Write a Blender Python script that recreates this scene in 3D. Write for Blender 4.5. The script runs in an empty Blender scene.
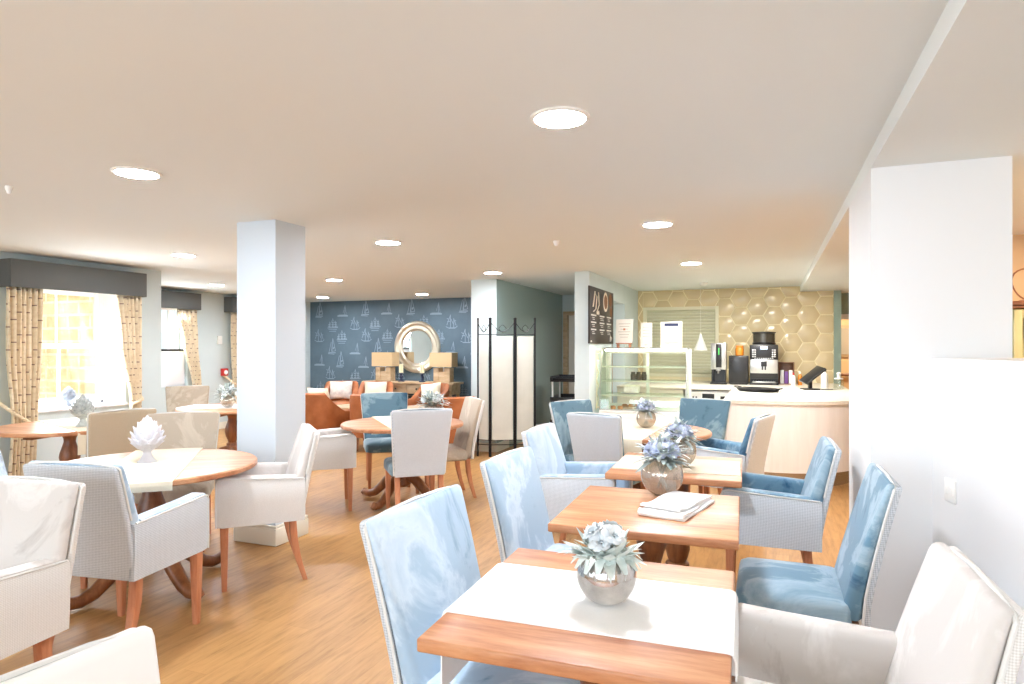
import bpy, bmesh, math, random
from mathutils import Vector, Matrix
random.seed(7)
PI = math.pi
SC = bpy.context.scene
COL = SC.collection

# ------------------------------------------------------------------ materials
def lin(c):
    return tuple(((v/255)/12.92 if v/255 <= .04045 else ((v/255+.055)/1.055)**2.4) for v in c) + (1,)
def newmat(name):
    m = bpy.data.materials.new(name); m.use_nodes = True
    nt = m.node_tree; b = nt.nodes['Principled BSDF']
    return m, nt, b
def N(nt, t, **kw):
    n = nt.nodes.new(t)
    for k, v in kw.items(): setattr(n, k, v)
    return n
def coords(nt, scale=(1,1,1), rot=(0,0,0), kind='Object'):
    tc = N(nt, 'ShaderNodeTexCoord'); mp = N(nt, 'ShaderNodeMapping')
    mp.inputs['Scale'].default_value = scale; mp.inputs['Rotation'].default_value = rot
    nt.links.new(tc.outputs[kind], mp.inputs['Vector']); return mp.outputs['Vector']
def ramp(nt, fac, stops):
    r = N(nt, 'ShaderNodeValToRGB'); e = r.color_ramp.elements
    while len(e) < len(stops): e.new(.5)
    for k, (p, c) in enumerate(stops): e[k].position = p; e[k].color = lin(c)
    nt.links.new(fac, r.inputs['Fac']); return r.outputs['Color']
def noise(nt, vec, scale, detail=4, rough=.55, dist=0):
    n = N(nt, 'ShaderNodeTexNoise'); n.inputs['Scale'].default_value = scale; n.inputs['Detail'].default_value = detail
    n.inputs['Roughness'].default_value = rough; n.inputs['Distortion'].default_value = dist
    nt.links.new(vec, n.inputs['Vector']); return n.outputs['Fac']
def bump(nt, b, h, strength=.2, dist=.01):
    n = N(nt, 'ShaderNodeBump'); n.inputs['Strength'].default_value = strength; n.inputs['Distance'].default_value = dist
    nt.links.new(h, n.inputs['Height']); nt.links.new(n.outputs['Normal'], b.inputs['Normal'])
def plain(name, c, rough=.5, metal=0, coat=0, emit=None, es=0, spec=.5):
    m, nt, b = newmat(name); b.inputs['Base Color'].default_value = lin(c); b.inputs['Roughness'].default_value = rough
    b.inputs['Metallic'].default_value = metal; b.inputs['Coat Weight'].default_value = coat; b.inputs['Specular IOR Level'].default_value = spec
    if emit: b.inputs['Emission Color'].default_value = lin(emit); b.inputs['Emission Strength'].default_value = es
    return m
def mottled(name, c1, c2, scale=6, rough=.8, bs=0, bscale=120, spec=.3):
    m, nt, b = newmat(name); v = coords(nt)
    nt.links.new(ramp(nt, noise(nt, v, scale), [(.3, c1), (.7, c2)]), b.inputs['Base Color'])
    b.inputs['Roughness'].default_value = rough; b.inputs['Specular IOR Level'].default_value = spec
    if bs: bump(nt, b, noise(nt, v, bscale, 2), bs, .002)
    return m
def velvet(name, dark, mid, light, sheen=.35):
    m, nt, b = newmat(name); v0 = coords(nt, (1, 1, .8))
    oi = N(nt, 'ShaderNodeObjectInfo'); va = N(nt, 'ShaderNodeVectorMath', operation='MULTIPLY_ADD')
    cx = N(nt, 'ShaderNodeCombineXYZ')
    for k in range(3): nt.links.new(oi.outputs['Random'], cx.inputs[k])
    nt.links.new(cx.outputs[0], va.inputs[0]); va.inputs[1].default_value = (37, 53, 71); nt.links.new(v0, va.inputs[2]); v = va.outputs[0]
    n = noise(nt, v, 3.0, 6, .62, .7)
    nt.links.new(ramp(nt, n, [(.30, dark), (.40, mid), (.50, mid), (.57, light), (.75, mid)]), b.inputs['Base Color'])
    b.inputs['Roughness'].default_value = .75; b.inputs['Sheen Weight'].default_value = sheen
    b.inputs['Sheen Roughness'].default_value = .4; b.inputs['Specular IOR Level'].default_value = .2
    bump(nt, b, noise(nt, v, 90, 2), .12, .003); return m
def woven(name, c1, c2, pitch=.011):
    m, nt, b = newmat(name); v = coords(nt)
    sep = N(nt, 'ShaderNodeSeparateXYZ'); nt.links.new(v, sep.inputs[0])
    def mth(op, a, bb=None):
        n = N(nt, 'ShaderNodeMath', operation=op)
        for i, q in enumerate((a, bb)):
            if q is None: continue
            if isinstance(q, (int, float)): n.inputs[i].default_value = q
            else: nt.links.new(q, n.inputs[i])
        return n.outputs[0]
    h = mth('ADD', sep.outputs['X'], sep.outputs['Y'])
    a = mth('SINE', mth('MULTIPLY', mth('ADD', h, sep.outputs['Z']), 2*PI/pitch))
    c = mth('SINE', mth('MULTIPLY', mth('SUBTRACT', h, sep.outputs['Z']), 2*PI/pitch))
    w = mth('ADD', mth('MULTIPLY', mth('MULTIPLY', a, c), .35), .5)
    w2 = mth('ADD', mth('MULTIPLY', w, .7), mth('MULTIPLY', noise(nt, v, 160, 2), .3))
    nt.links.new(ramp(nt, w2, [(.25, c1), (.7, c2)]), b.inputs['Base Color'])
    b.inputs['Roughness'].default_value = .9; b.inputs['Specular IOR Level'].default_value = .15
    bump(nt, b, w2, .25, .002); return m
def wood(name, c1, c2, c3, scale=(1.2, 9, 9), rough=.38, coat=.15):
    m, nt, b = newmat(name); v = coords(nt, scale)
    n1 = noise(nt, v, 1.6, 3, .5, .6); n2 = noise(nt, coords(nt, tuple(s*5 for s in scale)), 2.2, 4, .6, .3)
    mx = N(nt, 'ShaderNodeMath', operation='MULTIPLY_ADD'); nt.links.new(n2, mx.inputs[0]); mx.inputs[1].default_value = .35
    sc = N(nt, 'ShaderNodeMath', operation='MULTIPLY'); nt.links.new(n1, sc.inputs[0]); sc.inputs[1].default_value = .75
    nt.links.new(sc.outputs[0], mx.inputs[2])
    nt.links.new(ramp(nt, mx.outputs[0], [(.35, c1), (.55, c2), (.75, c3)]), b.inputs['Base Color'])
    b.inputs['Roughness'].default_value = rough; b.inputs['Coat Weight'].default_value = coat
    b.inputs['Coat Roughness'].default_value = .25
    bump(nt, b, n2, .06, .002); return m
def pane_mat(name, tint=(235, 245, 240), fac=.08):
    m = bpy.data.materials.new(name); m.use_nodes = True; nt = m.node_tree
    for n in list(nt.nodes):
        if n.type != 'OUTPUT_MATERIAL': nt.nodes.remove(n)
    out = nt.nodes[0]; t = N(nt, 'ShaderNodeBsdfTransparent'); t.inputs[0].default_value = lin(tint)
    g = N(nt, 'ShaderNodeBsdfGlossy'); g.inputs['Roughness'].default_value = .02
    mx = N(nt, 'ShaderNodeMixShader'); mx.inputs[0].default_value = fac
    nt.links.new(t.outputs[0], mx.inputs[1]); nt.links.new(g.outputs[0], mx.inputs[2]); nt.links.new(mx.outputs[0], out.inputs[0])
    return m
def floor_mat():
    m, nt, b = newmat('oak_vinyl_planks')
    v = coords(nt, (1, 1, 1), (0, 0, PI/2))
    br = N(nt, 'ShaderNodeTexBrick'); nt.links.new(v, br.inputs['Vector'])
    br.inputs['Color1'].default_value = lin((152, 112, 66)); br.inputs['Color2'].default_value = lin((178, 134, 82)); br.inputs['Mortar'].default_value = lin((132, 90, 48))
    br.inputs['Scale'].default_value = 1; br.inputs['Mortar Size'].default_value = .0015; br.inputs['Brick Width'].default_value = 1.1; br.inputs['Row Height'].default_value = .13
    v2 = coords(nt, (14, 1.6, 1))
    n = noise(nt, v2, 2.2, 6, .65, .5)
    r = ramp(nt, n, [(.3, (126, 86, 44)), (.5, (172, 128, 76)), (.72, (192, 148, 94))])
    mx = N(nt, 'ShaderNodeMix', data_type='RGBA'); mx.inputs[0].default_value = .55
    nt.links.new(br.outputs['Color'], mx.inputs[6]); nt.links.new(r, mx.inputs[7]); nt.links.new(mx.outputs[2], b.inputs['Base Color'])
    b.inputs['Roughness'].default_value = .42; b.inputs['Specular IOR Level'].default_value = .35
    bump(nt, b, n, .04, .002); return m
def curtain_mat():
    m, nt, b = newmat('curtain_cloth_with_dashes')
    v = coords(nt, (1, 1, 1), (0, 0, 0), 'UV')
    br = N(nt, 'ShaderNodeTexBrick'); nt.links.new(v, br.inputs['Vector'])
    br.offset = .5
    sep = N(nt, 'ShaderNodeSeparateXYZ'); nt.links.new(v, sep.inputs[0])
    def mth(op, a, bb=None):
        n = N(nt, 'ShaderNodeMath', operation=op)
        for i, q in enumerate((a, bb)):
            if q is None: continue
            if isinstance(q, (int, float)): n.inputs[i].default_value = q
            else: nt.links.new(q, n.inputs[i])
        return n.outputs[0]
    row = mth('MULTIPLY', sep.outputs['Y'], 1/.075); fr = mth('FRACT', row); fl = mth('FLOOR', row)
    u = mth('FRACT', mth('ADD', mth('MULTIPLY', sep.outputs['X'], 1/.13), mth('MULTIPLY', fl, .37)))
    d = mth('MULTIPLY', mth('LESS_THAN', fr, .17), mth('LESS_THAN', u, .32))
    base = ramp(nt, noise(nt, v, 25, 3), [(.3, (214, 196, 164)), (.7, (230, 216, 188))])
    mx = N(nt, 'ShaderNodeMix', data_type='RGBA'); nt.links.new(d, mx.inputs[0]); nt.links.new(base, mx.inputs[6]); mx.inputs[7].default_value = lin((140, 116, 104))
    nt.nodes.remove(br)
    nt.links.new(mx.outputs[2], b.inputs['Base Color']); b.inputs['Roughness'].default_value = .85; return m
def brick_mat():
    m, nt, b = newmat('stone_block_wall')
    v = coords(nt, (1, 1, 1), (PI/2, 0, PI/2))
    br = N(nt, 'ShaderNodeTexBrick')
    sep = N(nt, 'ShaderNodeSeparateXYZ'); tc = N(nt, 'ShaderNodeTexCoord'); cb = N(nt, 'ShaderNodeCombineXYZ')
    nt.links.new(tc.outputs['Object'], sep.inputs[0]); ad = N(nt, 'ShaderNodeMath', operation='ADD'); nt.links.new(sep.outputs['X'], ad.inputs[0]); nt.links.new(sep.outputs['Y'], ad.inputs[1]); nt.links.new(ad.outputs[0], cb.inputs['X']); nt.links.new(sep.outputs['Z'], cb.inputs['Y'])
    nt.links.new(cb.outputs[0], br.inputs['Vector'])
    br.inputs['Scale'].default_value = 1; br.inputs['Brick Width'].default_value = .42; br.inputs['Row Height'].default_value = .17; br.inputs['Mortar Size'].default_value = .016
    br.inputs['Color1'].default_value = lin((216, 190, 150)); br.inputs['Color2'].default_value = lin((236, 218, 186)); br.inputs['Mortar'].default_value = lin((240, 232, 214))
    mx = N(nt, 'ShaderNodeMix', data_type='RGBA', blend_type='MULTIPLY'); mx.inputs[0].default_value = .5
    nt.links.new(br.outputs['Color'], mx.inputs[6]); nt.links.new(ramp(nt, noise(nt, cb.outputs[0], 6, 4), [(.35, (190, 160, 120)), (.65, (255, 250, 240))]), mx.inputs[7])
    nt.links.new(mx.outputs[2], b.inputs['Base Color']); b.inputs['Roughness'].default_value = .9; nt.nodes.remove(sep) if False else None
    return m

MT = {}
MT['ceiling'] = plain('ceiling_paint', (229, 234, 233), .9, spec=.2)
MT['white'] = plain('white_wall_paint', (230, 231, 231), .85, spec=.2)
MT['sage'] = mottled('pale_sage_wall_paint', (200, 212, 212), (206, 217, 217), 2, .8)
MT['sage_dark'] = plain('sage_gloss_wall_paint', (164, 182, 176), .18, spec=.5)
MT['sage_trim'] = plain('sage_green_edge_paint', (140, 160, 148), .6)
MT['bluegrey'] = plain('pale_blue_grey_column_paint', (206, 216, 224), .8, spec=.2)
MT['floor'] = floor_mat()
MT['skirting'] = plain('cream_skirting_paint', (232, 228, 212), .5)
MT['wallpaper'] = mottled('slate_blue_wallpaper', (84, 103, 116), (96, 115, 127), 3, .55)
MT['boatprint'] = plain('pale_boat_print', (136, 154, 168), .6)
MT['hextile'] = plain('gloss_tan_tile', (214, 196, 156), .14, spec=.35)
MT['grout'] = plain('pale_grout', (240, 228, 192), .8)
MT['corridor'] = mottled('warm_corridor_paint', (226, 196, 152), (232, 204, 162), 2, .8)
MT['tanwall'] = plain('tan_wall_paint', (206, 176, 138), .85)
MT['pvc'] = plain('white_window_frame', (244, 246, 250), .35)
MT['pane'] = pane_mat('clear_pane', (250, 252, 250), .06)
MT['brick'] = brick_mat()
MT['curtain'] = curtain_mat()
MT['pelmet'] = woven('charcoal_pelmet_cloth', (84, 88, 88), (112, 114, 112), .02)
MT['rope'] = mottled('cream_rope', (222, 204, 170), (238, 222, 192), 60, .8)
MT['vel_blue_lit'] = velvet('lit_blue_velvet', (112, 144, 174), (168, 192, 212), (202, 218, 232))  # blue chair velvet with the bright foreground daylight put into its colour
MT['vel_blue_shaded'] = velvet('shaded_blue_velvet', (46, 78, 98), (88, 118, 134), (134, 158, 168))  # same blue velvet, shade of the farther chairs put into the colour
MT['vel_blue_half_lit'] = velvet('half_lit_blue_velvet', (44, 84, 116), (106, 142, 164), (160, 184, 198))  # same blue velvet again, coloured between its lit and shaded copies
MT['vel_beige'] = velvet('pale_beige_velvet', (176, 168, 162), (208, 203, 198), (222, 218, 214), .2)
MT['vel_beige_shaded'] = velvet('shaded_beige_velvet', (150, 136, 118), (180, 166, 148), (198, 186, 168), .2)  # same beige velvet, darkened in the colour for the dimmer chairs
MT['vel_cream'] = plain('cream_upholstery', (240, 240, 238), .8)
MT['fab_grey'] = woven('pale_grey_weave', (170, 176, 182), (216, 221, 226), .016)
MT['fab_beige_shaded'] = woven('shaded_beige_weave', (176, 158, 132), (196, 180, 156))  # beige chair weave with the dimmer light put into its colour
MT['fab_oat'] = woven('oatmeal_weave', (200, 196, 190), (228, 226, 222), .012)
MT['pipe_pale'] = plain('pale_piping', (222, 222, 218), .8)
MT['legwood'] = wood('chair_leg_wood', (170, 104, 70), (192, 126, 90), (206, 144, 106), (8, 8, 1.2), .4)
MT['tabletop'] = wood('honey_table_wood', (160, 98, 62), (194, 134, 92), (214, 160, 118))
MT['tabledark'] = wood('dark_pedestal_wood', (104, 60, 34), (134, 82, 48), (158, 102, 62), (8, 8, 1.2), .35)
MT['runner'] = woven('cream_table_runner', (218, 206, 182), (234, 222, 198), .009)
MT['runner_white'] = woven('white_ribbed_runner', (240, 240, 238), (250, 250, 248), .009)
MT['ceramic'] = plain('white_ceramic', (214, 214, 220), .3)
MT['silverart'] = mottled('grey_silver_ceramic', (104, 110, 120), (160, 166, 178), 18, .35)
MT['glassart'] = mottled('frosted_grey_glass', (150, 156, 154), (206, 210, 206), 20, .25)
MT['mercury'] = mottled('mirrored_silver_glass', (150, 146, 142), (232, 228, 224), 9, .1)
MT['mercury'].node_tree.nodes['Principled BSDF'].inputs['Metallic'].default_value = .85
MT['leaf'] = mottled('silver_green_leaf', (188, 202, 198), (236, 242, 238), 14, .6)
MT['leafdark'] = mottled('grey_green_leaf', (104, 120, 116), (190, 202, 200), 14, .6)
MT['rose'] = mottled('pale_blue_petal', (150, 162, 194), (220, 226, 238), 30, .6)
MT['petalwhite'] = mottled('white_petal', (220, 226, 230), (246, 250, 250), 14, .6)
MT['blackmetal'] = plain('black_metal', (34, 32, 34), .4, .6)
MT['blackplastic'] = plain('black_plastic', (26, 26, 28), .3)
MT['steel'] = plain('brushed_steel', (190, 190, 188), .28, .9)
MT['screencloth'] = mottled('ivory_screen_cloth', (190, 189, 178), (200, 199, 188), 4, .85)
MT['leather'] = mottled('tan_leather', (150, 86, 48), (182, 112, 68), 5, .45)
MT['cushion'] = mottled('cream_cushion_cloth', (236, 226, 200), (246, 238, 218), 8, .85)
MT['cushionp'] = mottled('cream_printed_cushion_cloth', (206, 196, 190), (248, 244, 234), 10, .85)
MT['palewood'] = wood('limed_oak', (170, 140, 104), (198, 170, 134), (214, 190, 156), (1.4, 9, 9), .55, 0)
MT['lampshade'] = plain('beige_lamp_shade', (206, 178, 136), .8)
MT['mirrorframe'] = plain('silver_leaf_frame', (214, 204, 184), .28, .75)
MT['mirror'] = plain('mirror_glass', (235, 238, 238), .01, 1)
MT['candle'] = plain('cream_candle_wax', (240, 230, 190), .5)
MT['navy'] = plain('navy_candlestick_paint', (40, 56, 84), .35)
MT['counterfront'] = wood('pale_counter_laminate', (240, 236, 232), (245, 241, 237), (248, 245, 242), (9, 9, .8), .45, 0)
MT['worktop'] = mottled('cream_worktop', (232, 226, 212), (240, 236, 224), 30, .25)
MT['kick'] = plain('steel_kick_plate', (196, 192, 184), .25, .8)
MT['cabcream'] = plain('cream_cabinet_paint', (238, 234, 222), .5)
MT['shutter'] = plain('cream_green_roller_shutter', (196, 194, 164), .45)
MT['shutterframe'] = plain('cream_shutter_frame', (226, 222, 196), .5)
MT['board'] = plain('dark_brown_board', (46, 38, 36), .45)
MT['boardtext'] = plain('pale_board_print', (190, 186, 180), .6)
MT['boardcoffee'] = plain('coffee_brown_print', (116, 76, 50), .6)
MT['boardcream'] = plain('cream_cup_print', (214, 200, 180), .6)
MT['paper'] = plain('printed_paper', (226, 220, 206), .6)
MT['ink'] = plain('navy_ink', (42, 50, 84), .6)
MT['inkpale'] = plain('grey_ink', (176, 166, 150), .6)
MT['amber'] = plain('amber_glass', (206, 126, 44), .2)
MT['orange'] = plain('orange_lid', (220, 120, 40), .4)
MT['purple'] = plain('purple_carton', (112, 70, 140), .5)
MT['green'] = plain('green_display', (60, 160, 70), .4, emit=(60, 200, 90), es=.6)
MT['lcd'] = plain('blue_white_display', (200, 214, 246), .3, emit=(190, 205, 255), es=.8)
MT['redplastic'] = plain('red_plastic', (190, 44, 40), .4)
MT['whiteplastic'] = plain('white_plastic', (240, 240, 236), .4)
MT['dresser'] = wood('sage_dresser_paint', (166, 164, 122), (180, 178, 136), (188, 186, 146), (3, 3, 1), .5, 0)
MT['darkwood'] = wood('dark_handrail_wood', (110, 70, 44), (134, 88, 58), (150, 104, 72))
MT['diffuser'] = plain('downlight_diffuser', (255, 250, 240), .5, emit=(240, 245, 255), es=360)
MT['casestrip'] = plain('case_lamp', (255, 252, 240), .5, emit=(255, 244, 214), es=26)
MT['fishbowl'] = mottled('smoked_mirrored_glass', (232, 222, 206), (250, 246, 240), 7, .06)
_b = MT['fishbowl'].node_tree.nodes['Principled BSDF']; _b.inputs['Metallic'].default_value = .12; _b.inputs['Transmission Weight'].default_value = .85
MT['cake'] = mottled('white_icing', (236, 228, 214), (252, 248, 240), 20, .6)
MT['pastry'] = mottled('brown_pastry', (170, 108, 60), (214, 160, 100), 20, .6)
MT['darkjar'] = plain('dark_jar_glass', (62, 58, 50), .2)

# ------------------------------------------------------------------ geometry helpers
def bmn(): return bmesh.new()
def box(bm, x0, x1, y0, y1, z0, z1, bev=0, seg=2, mi=0):
    mtx = Matrix.Translation(((x0+x1)/2, (y0+y1)/2, (z0+z1)/2)) @ Matrix.Diagonal((abs(x1-x0), abs(y1-y0), abs(z1-z0), 1))
    r = bmesh.ops.create_cube(bm, size=1, matrix=mtx); vs = r['verts']
    fs = list({f for v in vs for f in v.link_faces})
    for f in fs: f.material_index = mi
    if bev:
        es = list({e for v in vs for e in v.link_edges})
        r2 = bmesh.ops.bevel(bm, geom=es, offset=bev, segments=seg, profile=.5, affect='EDGES')
        for f in r2['faces']: f.material_index = mi
    return bm
def loft(bm, rings, caps=True, mi=0, closed=True):
    vr = [[bm.verts.new(p) for p in r] for r in rings]
    n = len(vr[0])
    for a, b in zip(vr[:-1], vr[1:]):
        for i in range(n if closed else n-1):
            j = (i+1) % n
            f = bm.faces.new((a[i], a[j], b[j], b[i])); f.material_index = mi
    if caps:
        f = bm.faces.new(list(reversed(vr[0]))); f.material_index = mi
        f = bm.faces.new(vr[-1]); f.material_index = mi
    return bm
def rrect(hx, hy, r, n=4, cx=0, cy=0):
    r = min(r, hx*.99, hy*.99); pts = []
    for sx, sy, a0 in ((1, 1, 0), (-1, 1, PI/2), (-1, -1, PI), (1, -1, 1.5*PI)):
        for k in range(n+1):
            a = a0 + k*PI/2/n
            pts.append((cx+sx*(hx-r)+r*math.cos(a), cy+sy*(hy-r)+r*math.sin(a)))
    return pts
def lathe(bm, prof, seg=24, c=(0, 0, 0), mi=0, axis='Z'):
    rings = []
    for r, z in prof:
        ring = []
        for k in range(seg):
            a = 2*PI*k/seg; x, y = max(r, 1e-4)*math.cos(a), max(r, 1e-4)*math.sin(a)
            p = {'Z': (x, y, z), 'Y': (x, -z, y), 'X': (z, x, y)}[axis]
            ring.append((c[0]+p[0], c[1]+p[1], c[2]+p[2]))
        rings.append(ring)
    return loft(bm, rings, mi=mi)
def tube(bm, pts, rad, seg=8, mi=0, flat=1.0):
    pts = [Vector(p) for p in pts]; n = len(pts); rings = []
    up = None
    for i, p in enumerate(pts):
        t = (pts[min(i+1, n-1)]-pts[max(i-1, 0)]).normalized()
        if up is None:
            up = Vector((0, 0, 1)) if abs(t.z) < .9 else Vector((0, 1, 0))
        s = t.cross(up).normalized(); u = s.cross(t).normalized(); up = u
        r = rad[i] if isinstance(rad, (list, tuple)) else rad
        rings.append([tuple(p+s*(r*math.cos(2*PI*k/seg))+u*(r*flat*math.sin(2*PI*k/seg))) for k in range(seg)])
    return loft(bm, rings, mi=mi)
def ribbon(bm, pts, w, th, axis, mi=0):
    """rectangular section of width w along axis ('X'|'Y') swept along pts"""
    pts = [Vector(p) for p in pts]; n = len(pts); A = Vector((1, 0, 0)) if axis == 'X' else Vector((0, 1, 0)); rings = []
    for i, p in enumerate(pts):
        t = (pts[min(i+1, n-1)]-pts[max(i-1, 0)]).normalized(); nn = A.cross(t).normalized()
        rings.append([tuple(p+A*(w/2)+nn*(th/2)), tuple(p-A*(w/2)+nn*(th/2)), tuple(p-A*(w/2)-nn*(th/2)), tuple(p+A*(w/2)-nn*(th/2))])
    return loft(bm, rings, mi=mi)
def sphere(bm, r, c, sx=1, sy=1, sz=1, u=16, v=10):
    mtx = Matrix.Translation(c) @ Matrix.Diagonal((sx, sy, sz, 1))
    bmesh.ops.create_uvsphere(bm, u_segments=u, v_segments=v, radius=r, matrix=mtx); return bm
def prism(bm, outline, z0, z1, mi=0):
    return loft(bm, [[(x, y, z0) for x, y in outline], [(x, y, z1) for x, y in outline]], mi=mi)
def xform(bm, m):
    bmesh.ops.transform(bm, matrix=m, verts=bm.verts); return bm

def obj(name, bm, mats, parent=None, loc=None, rotz=0, angle=40, recalc=True):
    me = bpy.data.meshes.new(name)
    if recalc: bmesh.ops.recalc_face_normals(bm, faces=bm.faces)
    bm.to_mesh(me); bm.free()
    for m in (mats if isinstance(mats, (list, tuple)) else [mats]): me.materials.append(MT[m] if isinstance(m, str) else m)
    me.polygons.foreach_set('use_smooth', [True]*len(me.polygons))
    me.set_sharp_from_angle(angle=math.radians(angle))
    o = bpy.data.objects.new(name, me); COL.objects.link(o)
    if parent: o.parent = parent
    if loc: o.location = loc
    if rotz: o.rotation_euler = (0, 0, rotz)
    return o
def tag(o, label, cat, group=None):
    o['label'] = label; o['category'] = cat
    if group: o['group'] = group
    return o
def thing(name, label, cat, loc=(0, 0, 0), rotz=0, group=None):
    o = bpy.data.objects.new(name, None); COL.objects.link(o); o.empty_display_size = .1
    o.location = loc; o.rotation_euler = (0, 0, rotz)
    return tag(o, label, cat, group)
def struct(name, bm, mats, parent=None):
    o = obj(name, bm, mats, parent)
    if not parent: o['kind'] = 'structure'
    return o
def dup(root, loc, rotz, label, group=None):
    r = root.copy(); COL.objects.link(r); r.location = loc; r.rotation_euler = (0, 0, rotz); r['label'] = label
    if group: r['group'] = group
    for ch in list(root.children):
        c = ch.copy(); COL.objects.link(c); c.parent = r
        for g in list(ch.children):
            d = g.copy(); COL.objects.link(d); d.parent = c
    return r
R = math.radians

# ------------------------------------------------------------------ room shell
XL, XW, YB, YR = -9.05, -7.05, 11.05, -2.6
HC, HS = 2.4, 2.315
b = bmn(); box(b, -9.3, 4.2, YR-.2, 14.3, -.1, 0); struct('floor', b, 'floor')
b = bmn(); box(b, XW-.45, .45, YR-.2, 5.8, HC, HC+.2); box(b, -9.3, .45, 5.8, 11.6, HC, HC+.2); box(b, .45, 4.2, YR-.2, 14.3, HS, HC+.2); struct('ceiling', b, 'ceiling')

# window wall (near block) with the opening of window_1
WY0, WY1, WZ0, WZ1 = 4.34, 5.45, .78, 2.16
b = bmn()
for (y0, y1, z0, z1) in ((YR, WY0, 0, HC), (WY1, 5.93, 0, HC), (WY0, WY1, 0, WZ0), (WY0, WY1, WZ1, HC)):
    box(b, XW-.45, XW, y0, y1, z0, z1)
box(b, XL, XW-.45, 5.83, 5.93, 0, HC)
struct('wall_window_side', b, 'sage')
# far left wall with window_2
b = bmn()
V0, V1 = 7.05, 8.12
for (y0, y1, z0, z1) in ((5.93, V0, 0, HC), (V1, YB+.25, 0, HC), (V0, V1, 0, .8), (V0, V1, 2.12, HC)):
    box(b, XL-.2, XL, y0, y1, z0, z1)
struct('wall_left', b, 'sage')
# back wall: boat wallpaper
b = bmn()
YW = 11.25
box(b, XL-.2, -3.55, YW, YW+.2, 0, HC, mi=0)
def strip(bm, x0, z0, x1, z1, w=.014):
    d = Vector((x1-x0, 0, z1-z0)); L = d.length; d.normalize(); n = Vector((-d.z, 0, d.x))*w/2
    y = YW-.001
    vs = [bm.verts.new((p.x, y, p.z)) for p in (Vector((x0, 0, z0))+n, Vector((x0, 0, z0))-n, Vector((x1, 0, z1))-n, Vector((x1, 0, z1))+n)]
    f = bm.faces.new(vs); f.material_index = 1
def poly(bm, pts):
    f = bm.faces.new([bm.verts.new((x, YW-.001, z)) for x, z in pts]); f.material_index = 1
def boat(bm, k, x, z):
    S = lambda *a, w=.012: strip(bm, x+a[0], z+a[1], x+a[2], z+a[3], w)
    if k == 0:      # single tall sail
        S(-.09, 0, .09, 0, w=.02); S(.0, 0, .02, .30); S(.02, .3, .09, .04); S(.09, .04, .0, .03); S(-.01, .03, .015, .27); S(-.07, .02, -.02, .22); S(.03, .08, .055, .12, w=.03)
        S(-.1, -.02, .06, -.03)
    elif k == 1:    # three masted ship
        S(-.13, .02, .13, .03, w=.018); S(-.11, -.01, .1, -.01); S(-.09, -.05, .08, -.05)
        for dx, h in ((-.08, .13), (0, .2), (.07, .15)):
            S(dx, .02, dx, h+.02)
            for q in (.05, .09, .13):
                if q < h: S(dx-.03, q, dx+.025, q-.005, w=.022)
        S(0, .2, .12, .04, w=.007); S(0, .2, -.12, .04, w=.007)
    elif k == 2:    # dinghy with a bare mast
        S(-.13, .0, .13, .0, w=.028); S(-.1, .02, .1, .02); S(.05, .02, .06, .22, w=.01); S(.06, .22, .01, .06, w=.008); S(.06, .2, .09, .04, w=.008)
    else:           # two masts, full sails
        S(-.12, 0, -.06, -.03); S(-.06, -.03, .08, -.03, w=.018); S(.08, -.03, .13, .01); S(-.02, -.02, -.02, .23); S(.05, -.02, .05, .16)
        S(-.02, .22, -.1, .03); S(-.02, .1, -.09, .1); S(.05, .15, .1, .02); S(-.02, .16, .04, .05); S(-.1, .16, -.06, .14); S(.07, .1, .1, .12)
order = [0, 1, 2, 3]
for row in range(9):
    for c in range(11):
        x = -8.8+c*.56+(row % 2)*.28; z = 2.22-row*.265
        if x < -3.75 and z > .35: boat(b, (c*2+row*1+(row//2)) % 4, x+random.uniform(-.05, .05), z-.1+random.uniform(-.03, .03))
struct('wall_back', b, ['wallpaper', 'boatprint'])
# dark partition between the lounge and the recess, pillar in front of it
b = bmn(); box(b, -3.90, -3.515, 8.3, 8.31, 0, HC); box(b, -3.90, -3.75, 8.31, 8.75, 0, HC); struct('wall_pillar', b, 'sage')
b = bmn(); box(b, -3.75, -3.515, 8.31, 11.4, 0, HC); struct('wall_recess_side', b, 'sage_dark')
b = bmn(); box(b, -3.46, -2.62, 11.4, 11.6, 2.06, HC); box(b, -2.62, -2.07, 11.4, 11.6, 0, HC); box(b, -3.75, -3.46, 11.4, 11.6, 0, HC); struct('wall_recess_end', b, 'sage')
b = bmn(); box(b, -3.46, -2.62, 11.5, 11.6, 0, 2.06); d1 = struct('door_1', b, 'cabcream')
b = bmn(); box(b, -3.50, -3.42, 11.38, 11.5, 0, 2.1, .008); box(b, -2.66, -2.58, 11.38, 11.5, 0, 2.1, .008); box(b, -3.42, -2.66, 11.38, 11.5, 2.03, 2.1, .008); obj('door_frame', b, 'palewood', d1)
b = bmn(); lathe(b, [(.012, 0), (.012, .05), (.022, .055), (.022, .075), (.01, .08)], 12, (-2.74, 11.5, 1.0), axis='Y'); obj('door_handle', b, 'steel', d1)
# pier with the menu board: opening between Y 9.1 and 9.95
b = bmn()
box(b, -2.26, -2.07, 7.85, 9.08, 0, HC); box(b, -2.26, -2.07, 9.08, 9.97, 2.12, HC); box(b, -2.26, -2.07, 9.97, YB+.35, 0, HC)
struct('wall_pier', b, 'sage')
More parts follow.
